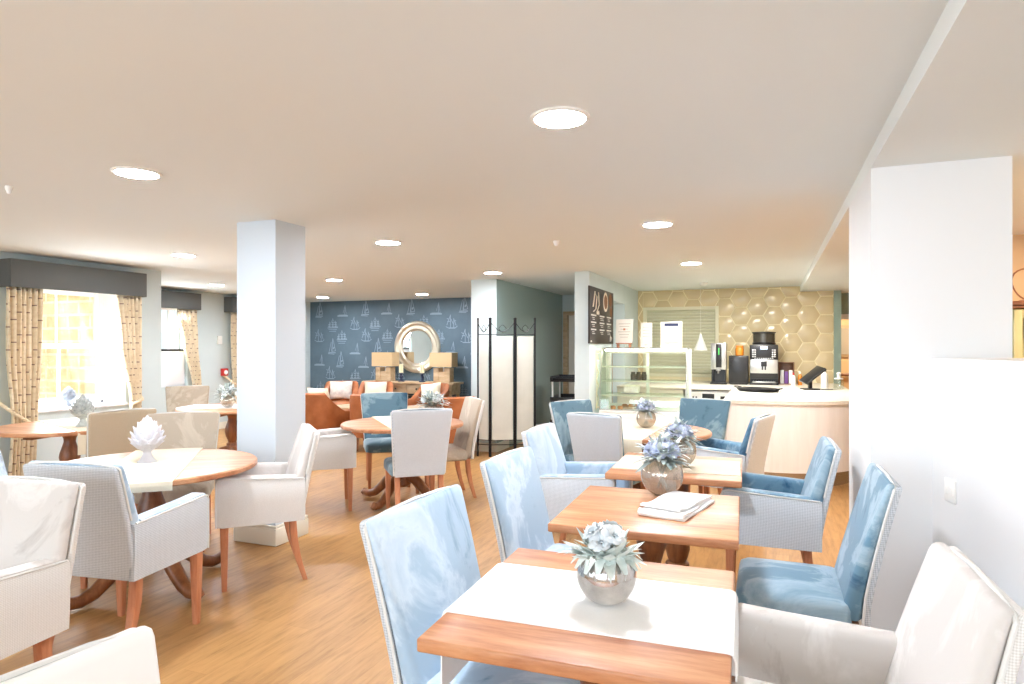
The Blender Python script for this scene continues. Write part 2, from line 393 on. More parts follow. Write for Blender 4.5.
# hexagon tile wall with the shutter hatch
HX0, HX1, HXZ0, HXZ1 = -1.95, -.79, .98, 2.09
b = bmn()
for (x0, x1, z0, z1) in ((-2.07, HX0, 0, HC), (HX1, .92, 0, HC), (HX0, HX1, 0, HXZ0), (HX0, HX1, HXZ1, HC)):
    box(b, x0, x1, YB, YB+.2, z0, z1, mi=0)
def clip(poly_, ax, val, keep_gt):
    out = []
    for i in range(len(poly_)):
        p, q = poly_[i], poly_[(i+1) % len(poly_)]
        ip = (p[ax] > val) == keep_gt; iq = (q[ax] > val) == keep_gt
        if ip: out.append(p)
        if ip != iq:
            t = (val-p[ax])/(q[ax]-p[ax]); out.append((p[0]+t*(q[0]-p[0]), p[1]+t*(q[1]-p[1])))
    return out
S_ = .165; G = S_-.009
for (rx0, rx1, rz0, rz1) in ((-2.07, HX0-.03, .9, HC), (HX1+.03, .92, .9, HC), (HX0-.03, HX1+.03, HXZ1+.03, HC)):
    for c in range(-1, 14):
        for r_ in range(0, 8):
            cx = -2.15+c*1.5*S_; cz = .95+r_*math.sqrt(3)*S_+(c % 2)*math.sqrt(3)/2*S_
            top_lim = HC if cx < .45 else HS
            pg = [(cx+G*math.cos(k*PI/3), cz+G*math.sin(k*PI/3)) for k in range(6)]
            for ax, val, gt in ((0, rx0+.003, True), (0, rx1-.003, False), (1, rz0, True), (1, top_lim-.003, False)):
                if len(pg) >= 3: pg = clip(pg, ax, val, gt)
            if len(pg) < 3: continue
            ccx = sum(p[0] for p in pg)/len(pg); ccz = sum(p[1] for p in pg)/len(pg)
            tilt = random.uniform(-.0012, .0012), random.uniform(-.0012, .0012)
            def yy(x, z, d): return YB-d-tilt[0]*(x-ccx)/.15-tilt[1]*(z-ccz)/.15
            v0 = [b.verts.new((x, YB, z)) for x, z in pg]
            v1 = [b.verts.new((x, yy(x, z, .006), z)) for x, z in pg]
            v2 = [b.verts.new((ccx+(x-ccx)*.97, yy(x, z, .0075), ccz+(z-ccz)*.97)) for x, z in pg]
            n = len(pg)
            for i in range(n):
                j = (i+1) % n
                for q in ((v0[i], v0[j], v1[j], v1[i]), (v1[i], v1[j], v2[j], v2[i])):
                    f = b.faces.new(q); f.material_index = 1
            f = b.faces.new(v2); f.material_index = 1
struct('wall_counter_back', b, ['grout', 'hextile'])
b = bmn(); box(b, .92, 1.02, YB-.03, YB+.2, 0, HS); struct('trim_1', b, 'sage_trim')
# corridor beyond the counter
b = bmn(); box(b, -.5, 4.2, 14.0, 14.2, 0, HS); box(b, .0, .1, YB+.2, 14, 0, HS); struct('wall_corridor', b, 'corridor')
b = bmn(); box(b, .92, 2.6, 11.6, 11.75, 1.98, HS); struct('wall_corridor_header', b, 'sage_trim')
b = bmn(); box(b, 1.0, 2.6, 11.58, 11.77, 1.9, 1.98); struct('trim_2', b, 'white')
# right: column under the soffit, low splayed wall, partition, outer wall
b = bmn(); box(b, .45, 1.005, 3.5, 4.4, 0, HS); struct('wall_column_right', b, 'white')
b = bmn(); box(b, .435, 1.005, 3.485, 4.41, 0, .12, .006); struct('baseboard_column', b, 'skirting')
ang = R(13.9); p0 = Vector((.70, 3.5)); dr = Vector((math.sin(ang), -math.cos(ang))); nr = Vector((math.cos(ang), math.sin(ang)))
L_ = 3.2; th_ = 1.6
q = [p0, p0+dr*L_, p0+dr*L_+nr*th_, p0+nr*th_]
b = bmn(); prism(b, [tuple(v) for v in q], 0, 1.415); struct('wall_low_right', b, 'white')
b = bmn(); box(b, 1.46, 4.2, 6.0, 6.15, 0, HS); box(b, 4.0, 4.2, YR, 6.0, 0, HS); box(b, 4.0, 4.2, 6.15, 14.0, 0, HS); struct('wall_right', b, 'tanwall')
# rear wall with three tall window openings behind the photographer
b = bmn()
box(b, XW, 4.2, YR-.2, YR, 0, .5); box(b, XW, 4.2, YR-.2, YR, 2.2, HC)
for x0, x1 in ((XW, -6.4), (-3.2, -2.6), (.6, 1.2), (3.8, 4.2)): box(b, x0, x1, YR-.2, YR, .5, 2.2)
struct('wall_rear', b, 'white')
b = bmn()
for x0, x1 in ((-6.4, -3.2), (-2.6, .6), (1.2, 3.8)):
    box(b, x0, x1, YR-.13, YR-.07, .5, .57); box(b, x0, x1, YR-.13, YR-.07, 2.13, 2.2)
    for k in range(4): xx = x0+(x1-x0)*k/3; box(b, max(x0, xx-.03), min(x1, xx+.03), YR-.13, YR-.07, .57, 2.13)
struct('trim_3', b, 'pvc')
# baseboards
b = bmn(); box(b, XW, XW+.018, YR, 5.945, 0, .12); box(b, XL, XW+.018, 5.93, 5.948, 0, .12); struct('baseboard_window_side', b, 'skirting')
b = bmn(); box(b, XL, XL+.018, 5.948, YW, 0, .12); struct('baseboard_left', b, 'skirting')
b = bmn(); box(b, XL+.018, -3.75, YW-.018, YW, 0, .12); struct('baseboard_back', b, 'skirting')
b = bmn(); box(b, -3.918, -3.502, 8.282, 8.75, 0, .12); struct('baseboard_pillar', b, 'skirting')
b = bmn(); box(b, -2.278, -2.055, 7.832, 9.08, 0, .12); struct('baseboard_pier', b, 'skirting')
# free-standing square column on the left
b = bmn(); box(b, -3.735, -3.37, 3.80, 4.13, 0, HC); struct('wall_column_left', b, 'bluegrey')
b = bmn(); box(b, -3.755, -3.35, 3.78, 4.15, 0, .13, .012); box(b, -3.75, -3.355, 3.785, 4.145, .13, .15, .006); struct('baseboard_column_left', b, 'skirting')

# window_1
FX = -7.42
b = bmn()
for (y0, y1, z0, z1) in ((WY0, WY0+.05, WZ0, WZ1), (WY1-.05, WY1, WZ0, WZ1), (WY0, WY1, WZ0, WZ0+.05), (WY0, WY1, WZ1-.05, WZ1)):
    box(b, FX-.06, FX, y0, y1, z0, z1, .006)
w1 = struct('window_1', b, 'pvc')
def sash(name, y0, y1, z0, z1, x, mun, st=.06):
    b = bmn()
    box(b, x-.04, x, y0, y0+st, z0, z1, .005); box(b, x-.04, x, y1-st, y1, z0, z1, .005)
    box(b, x-.04, x, y0+st, y1-st, z0, z0+st, .005); box(b, x-.04, x, y0+st, y1-st, z1-st, z1, .005)
    for m in mun: box(b, x-.032, x-.006, m-.011, m+.011, z0+st, z1-st, .003)
    o = obj(name, b, 'pvc', w1 if 'x' not in name else None)
    p = bmn(); box(p, x-.022, x-.018, y0+st, y1-st, z0+st, z1-st); obj('pane', p, 'pane', o); return o
sash('upper_sash', WY0+.05, WY1-.05, 1.44, WZ1-.05, FX+.0, (4.90,))
sash('lower_sash', WY0+.05, WY1-.05, WZ0+.05, 1.50, FX+.045, (4.90,))
b = bmn(); box(b, FX+.045, FX+.06, 4.86, 4.94, 1.47, 1.49, .004); obj('sash_catch', b, 'whiteplastic', w1)
b = bmn(); box(b, FX, XW+.03, WY0-.03, WY1+.03, WZ0-.005, WZ0+.02, .006); obj('window_sill', b, 'pvc', w1)
b = bmn(); box(b, FX, XW-.001, WY1-.008, WY1+.0, WZ0+.02, WZ1); box(b, FX, XW-.001, WY0, WY0+.008, WZ0+.02, WZ1); box(b, FX, XW-.001, WY0, WY1, WZ1-.008, WZ1); obj('window_reveal', b, 'white', w1)
# stone wall of the building opposite
b = bmn(); box(b, -10.6, -10.3, -3, 5.83, -.1, 4.5); box(b, -10.3, XW-.46, 5.70, 5.83, -.1, 2.6); struct('wall_outside', b, 'brick')
b = bmn(); box(b, -10.3, -7.5, -3, 5.8, -.15, -.1); struct('floor_outside', b, 'grout')
# window_2
b = bmn()
for (y0, y1, z0, z1) in ((V0, V0+.05, .8, 2.12), (V1-.05, V1, .8, 2.12), (V0, V1, .8, .84), (V0, V1, 2.06, 2.12)):
    box(b, XL-.12, XL-.06, y0, y1, z0, z1, .005)
w2 = struct('window_2', b, 'pvc')
b = bmn()
for yy_ in (7.3, 7.56, 7.82, 8.0): box(b, XL-.10, XL-.075, yy_-.012, yy_+.012, 1.42, 2.06, .003)
box(b, XL-.10, XL-.075, V0+.05, V1-.05, 1.7, 1.72, .003); obj('glazing_bars', b, 'pvc', w2)
b = bmn(); box(b, XL-.09, XL-.086, V0+.05, V1-.05, 1.42, 2.06); obj('pane', b, 'pane', w2)
b = bmn(); box(b, XL-.09, XL-.03, V0+.05, V1-.05, .84, 1.385, .006); obj('lower_panel', b, 'pvc', w2)
b = bmn(); box(b, XL-.09, XL-.025, V0+.05, V1-.05, 1.385, 1.42); obj('dark_rail', b, 'blackplastic', w2)

# ------------------------------------------------------------------ pelmets, curtains, tiebacks
def pelmet(name, label, x, y0, y1, z0, z1, d):
    b = bmn(); t = .02
    box(b, x+d-t, x+d, y0, y1, z0, z1, .005); box(b, x, x+d-t, y0, y0+t, z0, z1); box(b, x, x+d-t, y1-t, y1, z0, z1); box(b, x, x+d-t, y0+t, y1-t, z1-t, z1)
    return tag(obj(name, b, 'pelmet'), label, 'pelmet', 'grey pelmets over the windows')
pelmet('pelmet', 'grey cloth pelmet over the nearest window, the widest of the pelmets', XW, 4.084, 5.569, 2.05, 2.325, .2)
pelmet('pelmet', 'grey cloth pelmet over the small window beyond the first window wall', XL, 6.95, 8.22, 2.07, 2.345, .2)
pelmet('pelmet', 'grey cloth pelmet half hidden behind the pale blue column', XL, 8.9, 10.3, 2.07, 2.345, .2)
def curtain(label, x, edge, group='patterned curtains'):
    """edge: list of (z, y0, y1) from the top down"""
    b = bmn(); NU, rows = 48, []
    zs = [edge[0][0]+(edge[-1][0]-edge[0][0])*k/26 for k in range(27)]
    uvl = b.loops.layers.uv.new('UVMap'); clothw = max(e[2]-e[1] for e in edge)*1.5
    for z in zs:
        for e0, e1 in zip(edge[:-1], edge[1:]):
            if e1[0] <= z <= e0[0]+1e-6:
                t = (e0[0]-z)/(e0[0]-e1[0]); t = t*t*(3-2*t); y0 = e0[1]+(e1[1]-e0[1])*t; y1 = e0[2]+(e1[2]-e0[2])*t; break
        row = []
        for k in range(NU+1):
            u = k/NU; w = y1-y0
            row.append((b.verts.new((x+.028*math.sin(u*2*PI*6.5+.4*math.sin(z*3))+.01*math.sin(u*31+z), y0+w*u, z)), u, z))
        rows.append(row)
    for a, c in zip(rows[:-1], rows[1:]):
        for k in range(NU):
            f = b.faces.new((a[k][0], a[k+1][0], c[k+1][0], c[k][0]))
            for lp, q in zip(f.loops, (a[k], a[k+1], c[k+1], c[k])): lp[uvl].uv = (q[1]*clothw, q[2])
    o = obj('curtain', b, 'curtain', angle=80); m = o.modifiers.new('thick', 'SOLIDIFY'); m.thickness = .006
    return tag(o, label, 'curtain', group)
cL = curtain('patterned cream curtain on the left of the nearest window, tied with rope', XW+.10, [(2.06, 4.10, 4.43), (1.4, 4.10, 4.42), (.75, 4.14, 4.39), (.05, 4.11, 4.37)])
cR = curtain('patterned cream curtain on the right of the nearest window, pulled aside', XW+.10, [(2.06, 5.25, 5.555), (1.5, 5.30, 5.555), (.84, 5.43, 5.565), (.05, 5.38, 5.56)])
c2 = curtain('patterned cream curtain at the right of the small far window', XL+.10, [(2.08, 7.82, 8.19), (1.5, 7.95, 8.22), (.8, 8.14, 8.30), (.1, 8.12, 8.29)])
c3 = curtain('patterned cream curtain beside the red fire alarm, partly behind the column', XL+.10, [(2.08, 8.95, 9.4), (1.4, 8.96, 9.35), (.8, 9.0, 9.26), (.1, 8.98, 9.28)])
def tie(pts, label):
    b = bmn(); n = 30; P3 = []
    for k in range(n+1):
        t = k/n*(len(pts)-1); i = min(int(t), len(pts)-2); f = t-i; f = f*f*(3-2*f)
        P3.append([pts[i][j]+(pts[i+1][j]-pts[i][j])*f for j in range(3)])
    for ph in (0, 2.1, 4.2):
        tube(b, [(p[0]+.010*math.cos(k*1.1+ph), p[1], p[2]+.010*math.sin(k*1.1+ph)) for k, p in enumerate(P3)], .011, 6)
    return tag(obj('curtain_tieback', b, 'rope'), label, 'tieback', 'rope curtain tiebacks')
tie([(XW+.02, 4.06, .93), (XW+.15, 4.15, .80), (XW+.155, 4.30, .69), (XW+.155, 4.40, .66)], 'cream rope tieback drooping across the left curtain of the nearest window')
tie([(XW+.02, 5.60, .93), (XW+.15, 5.55, .84), (XW+.155, 5.42, .79)], 'cream rope tieback on the right curtain of the nearest window')
tie([(XL+.02, 8.87, .95), (XL+.15, 9.0, .80), (XL+.155, 9.25, .72)], 'cream rope tieback on the curtain below the red fire alarm')

# small wall fittings on the far left wall
b = bmn(); box(b, XL, XL+.06, 8.82, 8.95, .94, 1.07, .01); fa = tag(obj('fire_alarm', b, 'redplastic'), 'red fire alarm sounder on the wall by the far curtain', 'alarm')
b = bmn(); lathe(b, [(.04, 0), (.04, .012), (.02, .02)], 16, (XL+.06, 8.885, 1.0), axis='X'); obj('call_button', b, 'whiteplastic', fa)
b = bmn(); box(b, XL, XL+.03, 8.74, 8.84, 1.50, 1.65, .008); box(b, XL+.03, XL+.034, 8.77, 8.81, 1.55, 1.59, .002); tag(obj('wall_control', b, 'whiteplastic'), 'small white control box on the wall above the red alarm', 'control')

# ------------------------------------------------------------------ ceiling fittings
def downlight(x, y, label):
    t = thing('downlight', label, 'ceiling light', (x, y, HC), 0, 'round ceiling downlights')
    return t
dl_places = [(-.79, 2.53, 'round ceiling downlight nearest the camera, the largest of them'), (-3.15, 2.50, 'round ceiling downlight above the artichoke table, left of the room'),
 (-3.17, 5.0, 'round ceiling downlight to the right of the pale blue column top'), (-.79, 5.01, 'round ceiling downlight above the rectangular tables, second from the camera'),
 (-5.55, 4.93, 'round ceiling downlight between nearest window and the column'), (-7.79, 7.52, 'round ceiling downlight above the small far window'),
 (-5.67, 7.56, 'round ceiling downlight just right of the column, above the leather chairs'), (-7.88, 10.15, 'round ceiling downlight farthest left by the boat wallpaper'),
 (-5.76, 10.2, 'round ceiling downlight above the round mirror'), (-3.25, 7.56, 'round ceiling downlight just in front of the folding screen'),
 (-.81, 7.51, 'round ceiling downlight in front of the tiled counter wall')]
dl0 = None
for x, y, lab in dl_places:
    if dl0 is None:
        dl0 = downlight(x, y, lab)
        b = bmn(); lathe(b, [(.122, 0), (.122, -.004), (.112, -.010), (.104, -.010), (.104, 0)], 32); obj('trim_ring', b, 'whiteplastic', dl0)
        b = bmn(); lathe(b, [(.103, -.002), (.103, -.007)], 32); obj('diffuser', b, 'diffuser', dl0)
    else: dup(dl0, (x, y, HC), 0, lab)
def sensor(x, y, label, r=.05):
    b = bmn(); lathe(b, [(r, 0), (r, -.015), (r*.7, -.03), (r*.5, -.045), (.001, -.048)], 20)
    return tag(obj('smoke_detector', b, 'whiteplastic', None, (x, y, HC)), label, 'detector', 'ceiling smoke detectors')
sensor(-.89, 9.9, 'white ceiling smoke detector above the shutter', .06)
sensor(-1.75, 5.5, 'small white ceiling sensor between the two middle downlights', .03)
sensor(-4.11, 2.44, 'small white ceiling sensor at the left edge of the photo', .02)

# ------------------------------------------------------------------ chairs
def yb(z): # rear surface of the back
    t = max(0, z-.45); return -.235-.16*t-.10*t*t
def slab(bm, z0, z1, hwf, y_in, y_out, rr=.02, crown=.005, n=9, endr=.02):
    """upright upholstered slab; y_in/y_out are offsets forward of the rear surface"""
    rings = []
    zs = [z0+(z1-z0)*k/n for k in range(n+1)]
    spec = [(z0, .85)]+[(z, 1) for z in [z0+endr*.6]+zs[1:-1]+[z1-endr]]+[(z1-endr*.35, .93), (z1, .72)]
    for z, s in spec:
        hw = hwf(z); y0 = yb(z)+y_in(z); y1 = yb(z)+y_out(z); cy = (y0+y1)/2; hy = (y1-y0)/2
        e = (1-s)*endr*2.2
        pts = rrect(hw-e, max(.004, hy*(1-(1-s)*1.6)), rr)
        rings.append([(x, cy+y-.0*x*x, z-crown*(x/hw)**2*((z-z0)/(z1-z0))**2) for x, y in pts])
    return loft(bm, rings)
def leg_bm(x, y, zt, front):
    b = bmn()
    if front: pr = [(zt, 0, .024), (zt*.5, 0, .020), (0, 0, .0145)]
    else: pr = [(zt, .025, .022), (zt*.66, .015, .0215), (zt*.33, -.012, .018), (0, -.052, .014)]
    loft(b, [[(x+u, y+dy+v, z) for u, v in rrect(r, r, .004, 2)] for z, dy, r in pr]); return b
def welt(pts, r=.0055):
    b = bmn(); tube(b, pts, r, 6); return b
def seat_bm(hx, y0, y1, z0, z1, r=.035, dome=.018):
    b = bmn(); cy = (y0+y1)/2; hy = (y1-y0)/2; rings = []
    for z, ins in ((z0, .012), (z0+.012, 0), (z1-.035, 0), (z1-.014, .006), (z1, .026)):
        rings.append([(x, cy+y, z) for x, y in rrect(hx-ins, hy-ins, r)])
    for k, s in ((1, .6), (2, .25)):
        rings.append([(x*s, cy+y*s, z1+dome*(1-s*s)) for x, y in rrect(hx-.026, hy-.026, r)])
    return loft(b, rings)
def side_chair(label, vel, fab, leg='legwood', loc=(0, 0, 0), rotz=0):
    t = thing('dining_chair', label, 'chair', loc, rotz, 'upholstered dining chairs without arms')
    hw = lambda z: .216+.041*max(0, (z-.4)/.55)
    b = bmn(); slab(b, .38, .945, hw, lambda z: 0, lambda z: .028, .012); obj('back_panel', b, fab, t)
    b = bmn(); slab(b, .40, .952, lambda z: hw(z)+.002, lambda z: .027, lambda z: .098-.045*max(0, (z-.45)/.5), .026); obj('backrest', b, vel, t)
    pts = [(-hw(z)-.001, yb(z)+.028, z) for z in (.39, .5, .6, .7, .8, .88, .925)]+[(-hw(.94)+.012, yb(.94)+.028, .938), (-.15, yb(.945)+.028, .949), (0, yb(.95)+.028, .953)]
    pts = pts+[(-p[0], p[1], p[2]) for p in reversed(pts[:-1])]
    obj('piping', welt(pts), 'pipe_pale', t)
    obj('seat', seat_bm(.238, -.17, .26, .375, .475), vel, t)
    for sx in (-1, 1):
        obj('leg', leg_bm(sx*.20, .225, .385, True), leg, t); obj('leg', leg_bm(sx*.185, -.20, .385, False), leg, t)
    return t
def arm_chair(label, vel, fab, leg='legwood', loc=(0, 0, 0), rotz=0):
    t = thing('dining_armchair', label, 'armchair', loc, rotz, 'upholstered dining armchairs')
    hw = lambda z: .266-.012*max(0, (z-.65)/.3)
    b = bmn(); slab(b, .385, .928, hw, lambda z: 0, lambda z: .03, .012); obj('back_panel', b, fab, t)
    b = bmn(); slab(b, .45, .936, lambda z: hw(z)-.012 if z < .66 else hw(z), lambda z: .028, lambda z: .115-.05*max(0, (z-.45)/.5), .03); obj('backrest', b, vel, t)
    pts = [(-hw(z)-.001, yb(z)+.03, z) for z in (.67, .75, .83, .885, .91)]+[(-hw(.92)+.012, yb(.92)+.03, .921), (-.15, yb(.93)+.03, .932), (0, yb(.935)+.03, .937)]
    pts = pts+[(-p[0], p[1], p[2]) for p in reversed(pts[:-1])]
    obj('piping', welt(pts), 'pipe_pale', t)
    for sx in (-1, 1):
        b = bmn(); rings = []
        for y, zt, zb in ((-.235, .648, .385), (-.1, .655, .385), (.1, .667, .385), (.235, .677, .385), (.262, .672, .39), (.27, .655, .40)):
            rings.append([(sx*x, y, z) for x, z in ((.243, zb), (.271, zb), (.277, (zb+zt)/2), (.275, zt-.012), (.267, zt), (.243, zt))])
        loft(b, rings); obj('arm_panel', b, fab, t)
        b = bmn(); rings = []
        for y, zt in ((-.19, .662), (-.1, .668), (.1, .680), (.225, .690), (.255, .684), (.266, .662)):
            rings.append([(sx*x, y, z) for x, z in ((.190, .44), (.244, .44), (.244, zt-.012), (.268, zt-.013), (.270, zt-.004), (.256, zt+.002), (.208, zt+.002), (.196, zt-.006), (.190, zt-.025))])
        loft(b, rings); obj('arm_pad', b, vel, t)
        w = [(sx*.273, y, z) for y, z in ((-.225, .650), (-.1, .656), (.1, .668), (.235, .678), (.262, .672), (.272, .65), (.272, .45), (.27, .39))]
        obj('piping', welt(w, .005), 'pipe_pale', t)
    b = bmn(); box(b, -.243, .243, .235, .262, .385, .45, .006); obj('front_rail', b, fab, t)
    b = bmn(); box(b, -.243, .243, -.2, .24, .385, .41); obj('seat_base', b, fab, t)
    obj('seat', seat_bm(.197, -.15, .272, .405, .48), vel, t)
    for sx in (-1, 1):
        obj('leg', leg_bm(sx*.235, .225, .395, True), leg, t); obj('leg', leg_bm(sx*.22, -.19, .395, False), leg, t)
    return t
def put(first, kind, x, y, phi, label, vel, fab):
    if (kind, vel, fab) not in first:
        f = side_chair if kind == 's' else arm_chair
        first[(kind, vel, fab)] = f(label, vel, fab, 'legwood', (x, y, 0), R(phi-90)); return first[(kind, vel, fab)]
    return dup(first[(kind, vel, fab)], (x, y, 0), R(phi-90), label)
F_ = {}
CH = [
 ('s', -.785, 1.885, -2, 'blue velvet dining chair on the left of the nearest rectangular table', 'vel_blue_lit', 'fab_grey'),
 ('s', -.875, 2.92, -3, 'blue velvet dining chair on the left of the table with the folded white cloth', 'vel_blue_lit', 'fab_grey'),
 ('a', -1.13, 4.10, 0, 'blue velvet armchair with pale grey sides, left of the third rectangular table', 'vel_blue_lit', 'fab_grey'),
 ('s', -1.50, 5.82, -31, 'blue velvet dining chair behind the grey backed chair, near the black trolley', 'vel_blue_shaded', 'fab_grey'),
 ('s', -1.185, 5.19, 76, 'blue velvet chair with its pale grey back to the camera, by the far round table', 'vel_blue_shaded', 'fab_grey'),
 ('s', -.68, 6.33, 251, 'blue velvet dining chair facing the camera in front of the counter dishwasher', 'vel_blue_shaded', 'fab_grey'),
 ('a', -.33, 5.47, 166, 'blue velvet armchair with a pale grey back, turned away in front of the counter', 'vel_blue_half_lit', 'fab_grey'),
 ('a', .02, 4.04, 181, 'blue velvet armchair with a pale grey arm side, right of the third rectangular table', 'vel_blue_half_lit', 'fab_grey'),
 ('s', .13, 3.05, 180, 'blue velvet dining chair with patchy seat beside the white column', 'vel_blue_half_lit', 'fab_grey'),
 ('a', .155, 1.84, 182, 'pale beige velvet armchair at the right of the nearest rectangular table, by the radiator', 'vel_beige', 'fab_oat'),
 ('a', -2.74, 1.43, 277, 'pale beige velvet armchair cut off by the left edge of the photo', 'vel_beige', 'fab_oat'),
 ('a', -3.02, 2.33, 99, 'armchair with patterned grey back and blue velvet inside, at the artichoke table', 'vel_blue_lit', 'fab_grey'),
 ('a', -3.05, 3.315, 226, 'pale beige velvet armchair in front of the blue column base', 'vel_beige', 'fab_oat'),
 ('s', -.80, .61, -4, 'cream dining chair whose back top shows at the bottom left corner', 'vel_cream', 'vel_cream'),
 ('s', -5.19, 3.84, 165, 'beige dining chair with its plain back turned, beside the window table', 'vel_beige_shaded', 'fab_beige_shaded'),
 ('s', -4.06, 3.55, 310, 'beige velvet dining chair facing the camera behind the white artichoke', 'vel_beige_shaded', 'fab_beige_shaded'),
 ('s', -6.82, 6.10, 315, 'beige velvet dining chair at the far table by the small window', 'vel_beige_shaded', 'fab_beige_shaded'),
 ('s', -2.87, 4.96, 131, 'dining chair with grey back to the camera and blue seat, middle round table', 'vel_blue_shaded', 'fab_grey'),
 ('s', -3.79, 5.96, 308, 'blue velvet dining chair on the far side of the middle round table', 'vel_blue_shaded', 'fab_grey'),
 ('a', -3.80, 4.90, 40, 'oatmeal armchair left of the middle round table, half behind another armchair', 'vel_beige', 'fab_oat'),
 ('s', -2.96, 5.69, 223, 'beige velvet dining chair right of the middle round table, by the folding screen', 'vel_beige_shaded', 'fab_oat'),
 ('s', -3.96, 2.43, 31, 'blue velvet dining chair whose edge shows at the far left edge of the photo', 'vel_blue_lit', 'fab_grey'),
]
for k, x, y, phi, lab, vel, fab in CH: put(F_, k, x, y, phi, lab, vel, fab)
for o in COL.objects:
    if o.get('label') == CH[0][4]: o.scale = (1.1, 1, 1.01)
    if o.get('label') == CH[4][4]: o.scale = (.9, 1, 1)

# ------------------------------------------------------------------ dining tables
TROT = R(2.0)
BAL = [(.075, .70), (.075, .665), (.062, .655), (.05, .63), (.047, .60), (.058, .56), (.078, .50), (.084, .46), (.074, .41), (.052, .36), (.046, .335), (.064, .32), (.064, .30), (.075, .285), (.082, .24), (.082, .17), (.06, .15)]
def foot_bm(a, reach=.47, th=.038):
    b = bmn(); P_ = [(.05, .25), (.12, .235), (.19, .19), (.26, .125), (.33, .07), (.40, .045), (.45, .05), (reach, .062), (reach+.022, .045), (reach+.008, .03)]
    rr = [.05, .05, .047, .043, .04, .037, .035, .032, .024, .012]
    tube(b, [(math.cos(a)*p, math.sin(a)*p, z) for p, z in P_], rr, 10); 
    for v in b.verts: v.co.z = max(v.co.z, .002)
    return b
BALSQ = [(.065, .70), (.065, .60), (.058, .57), (.044, .52), (.040, .47), (.052, .455), (.052, .44), (.042, .425), (.056, .37), (.072, .30), (.074, .25), (.062, .20), (.05, .175), (.07, .165), (.07, .08)]
def low_foot(a):
    b = bmn(); rings = []
    for p, h, w in ((.0, .10, .05), (.15, .095, .045), (.28, .07, .04), (.36, .055, .036), (.385, .05, .034)):
        rings.append([(math.cos(a)*p-math.sin(a)*w_, math.sin(a)*p+math.cos(a)*w_, z) for w_, z in ((-w, .004), (w, .004), (w, h-.012), (w*.7, h), (-w*.7, h), (-w, h-.012))])
    return loft(b, rings)
def pedestal(t, feet=(45, 135, 225, 315), sc=1.0, m='tabledark', fm=None, square=False):
    if square:
        b = bmn(); lathe(b, BALSQ, 24); obj('pedestal', b, m, t)
        for a in feet: obj('foot', low_foot(R(a)), m, t)
        return
    b = bmn(); lathe(b, [(r*sc, z) for r, z in BAL], 24); obj('pedestal', b, m, t)
    for a in feet: obj('foot', foot_bm(R(a)), fm or m, t)
def square_table(x, y, label):
    t = thing('dining_table', label, 'table', (x, y, 0), TROT, 'rectangular pedestal dining tables')
    b = bmn(); box(b, -.365, .369, -.385, .385, .715, .75, .006, 3); obj('tabletop', b, 'tabletop', t)
    b = bmn(); box(b, -.24, .24, -.045, .045, .675, .715, .004); box(b, -.045, .045, -.24, .24, .675, .715, .004); obj('bearer', b, 'tabledark', t)
    pedestal(t, square=True); return t
T1 = square_table(-.457, 1.80, 'nearest rectangular wooden table, with a white runner and silver vase')
T2 = dup(T1, (-.485, 2.905, 0), TROT, 'second rectangular wooden table, bare with a folded white cloth')
T3 = dup(T1, (-.515, 4.02, 0), TROT, 'third rectangular wooden table, with a cream runner behind the flower bowl')
def round_table(x, y, rotz, label, r=.6, feet=(45, 135, 225, 315), sc=1.0):
    t = thing('round_table', label, 'table', (x, y, 0), rotz, 'round pedestal tables')
    b = bmn(); lathe(b, [(r-.008, .715), (r, .722), (r, .742), (r-.008, .75)], 64); obj('tabletop', b, 'tabletop', t)
    b = bmn(); box(b, -.42, .42, -.045, .045, .67, .715, .004); box(b, -.045, .045, -.42, .42, .67, .715, .004); obj('bearer', b, 'tabledark', t)
    pedestal(t, feet, sc); return t
T5 = round_table(-3.50, 2.88, R(35), 'round wooden table with a cream runner and white artichoke')
T8 = dup(T5, (-3.215, 5.33, 0), R(42), 'middle round wooden table ringed by four mixed chairs'); T8.scale = (.95, .95, 1)
T4 = dup(T5, (-1.04, 5.62, 0), R(20), 'far round wooden table near the counter, under a cream cloth')
T6 = dup(T5, (-5.93, 4.03, 0), R(10), 'round wooden table in front of the nearest window')
T7 = dup(T5, (-5.92, 5.95, 0), R(20), 'round wooden table half hidden behind the blue column')

# runners: swept across the top, with drops over the edge
def runner(x, y, rot, half, w, dropA, dropB, mat, label, z=.7525):
    pts = []
    if dropA: pts += [(-half-.008, 0, z-dropA), (-half-.009, 0, z-dropA*.5), (-half-.007, 0, z-.02), (-half-.001, 0, z-.004)]
    pts += [(-half+.012, 0, z)]+[(-half+2*half*k/10, 0, z) for k in range(1, 10)]+[(half-.012, 0, z)]
    if dropB: pts += [(half+.001, 0, z-.004), (half+.007, 0, z-.02), (half+.009, 0, z-dropB*.5), (half+.008, 0, z-dropB)]
    b = bmn(); ribbon(b, pts, w, .004, 'Y'); o = obj('table_runner', b, mat, None, (x, y, 0), rot, angle=50)
    return tag(o, label, 'table runner', 'table runners')
runner(-.4555, 1.79, TROT, .370, .415, .22, .20, 'runner_white', 'white ribbed runner across the nearest rectangular table')
runner(-.513, 4.02, TROT, .367, .47, .0, .0, 'runner', 'cream runner on the third rectangular table, under the flower bowl')
runner(-3.50, 2.88, R(-50), .60, .42, .05, .05, 'runner', 'cream runner under the white artichoke on the round table')
runner(-3.215, 5.33, R(-47), .57, .40, .18, .18, 'runner', 'cream runner hanging over the edge of the middle round table')
runner(-1.13, 5.66, R(88), .655, .50, .16, .0, 'runner', 'cream cloth runner draped over the far round table by the counter')
runner(-5.91, 4.11, R(-18.6), .59, .38, .0, .2, 'runner', 'cream runner hanging off the table by the nearest window')
runner(-5.92, 5.95, R(20), .58, .45, .0, .0, 'runner_white', 'white runner on the table half hidden behind the blue column')

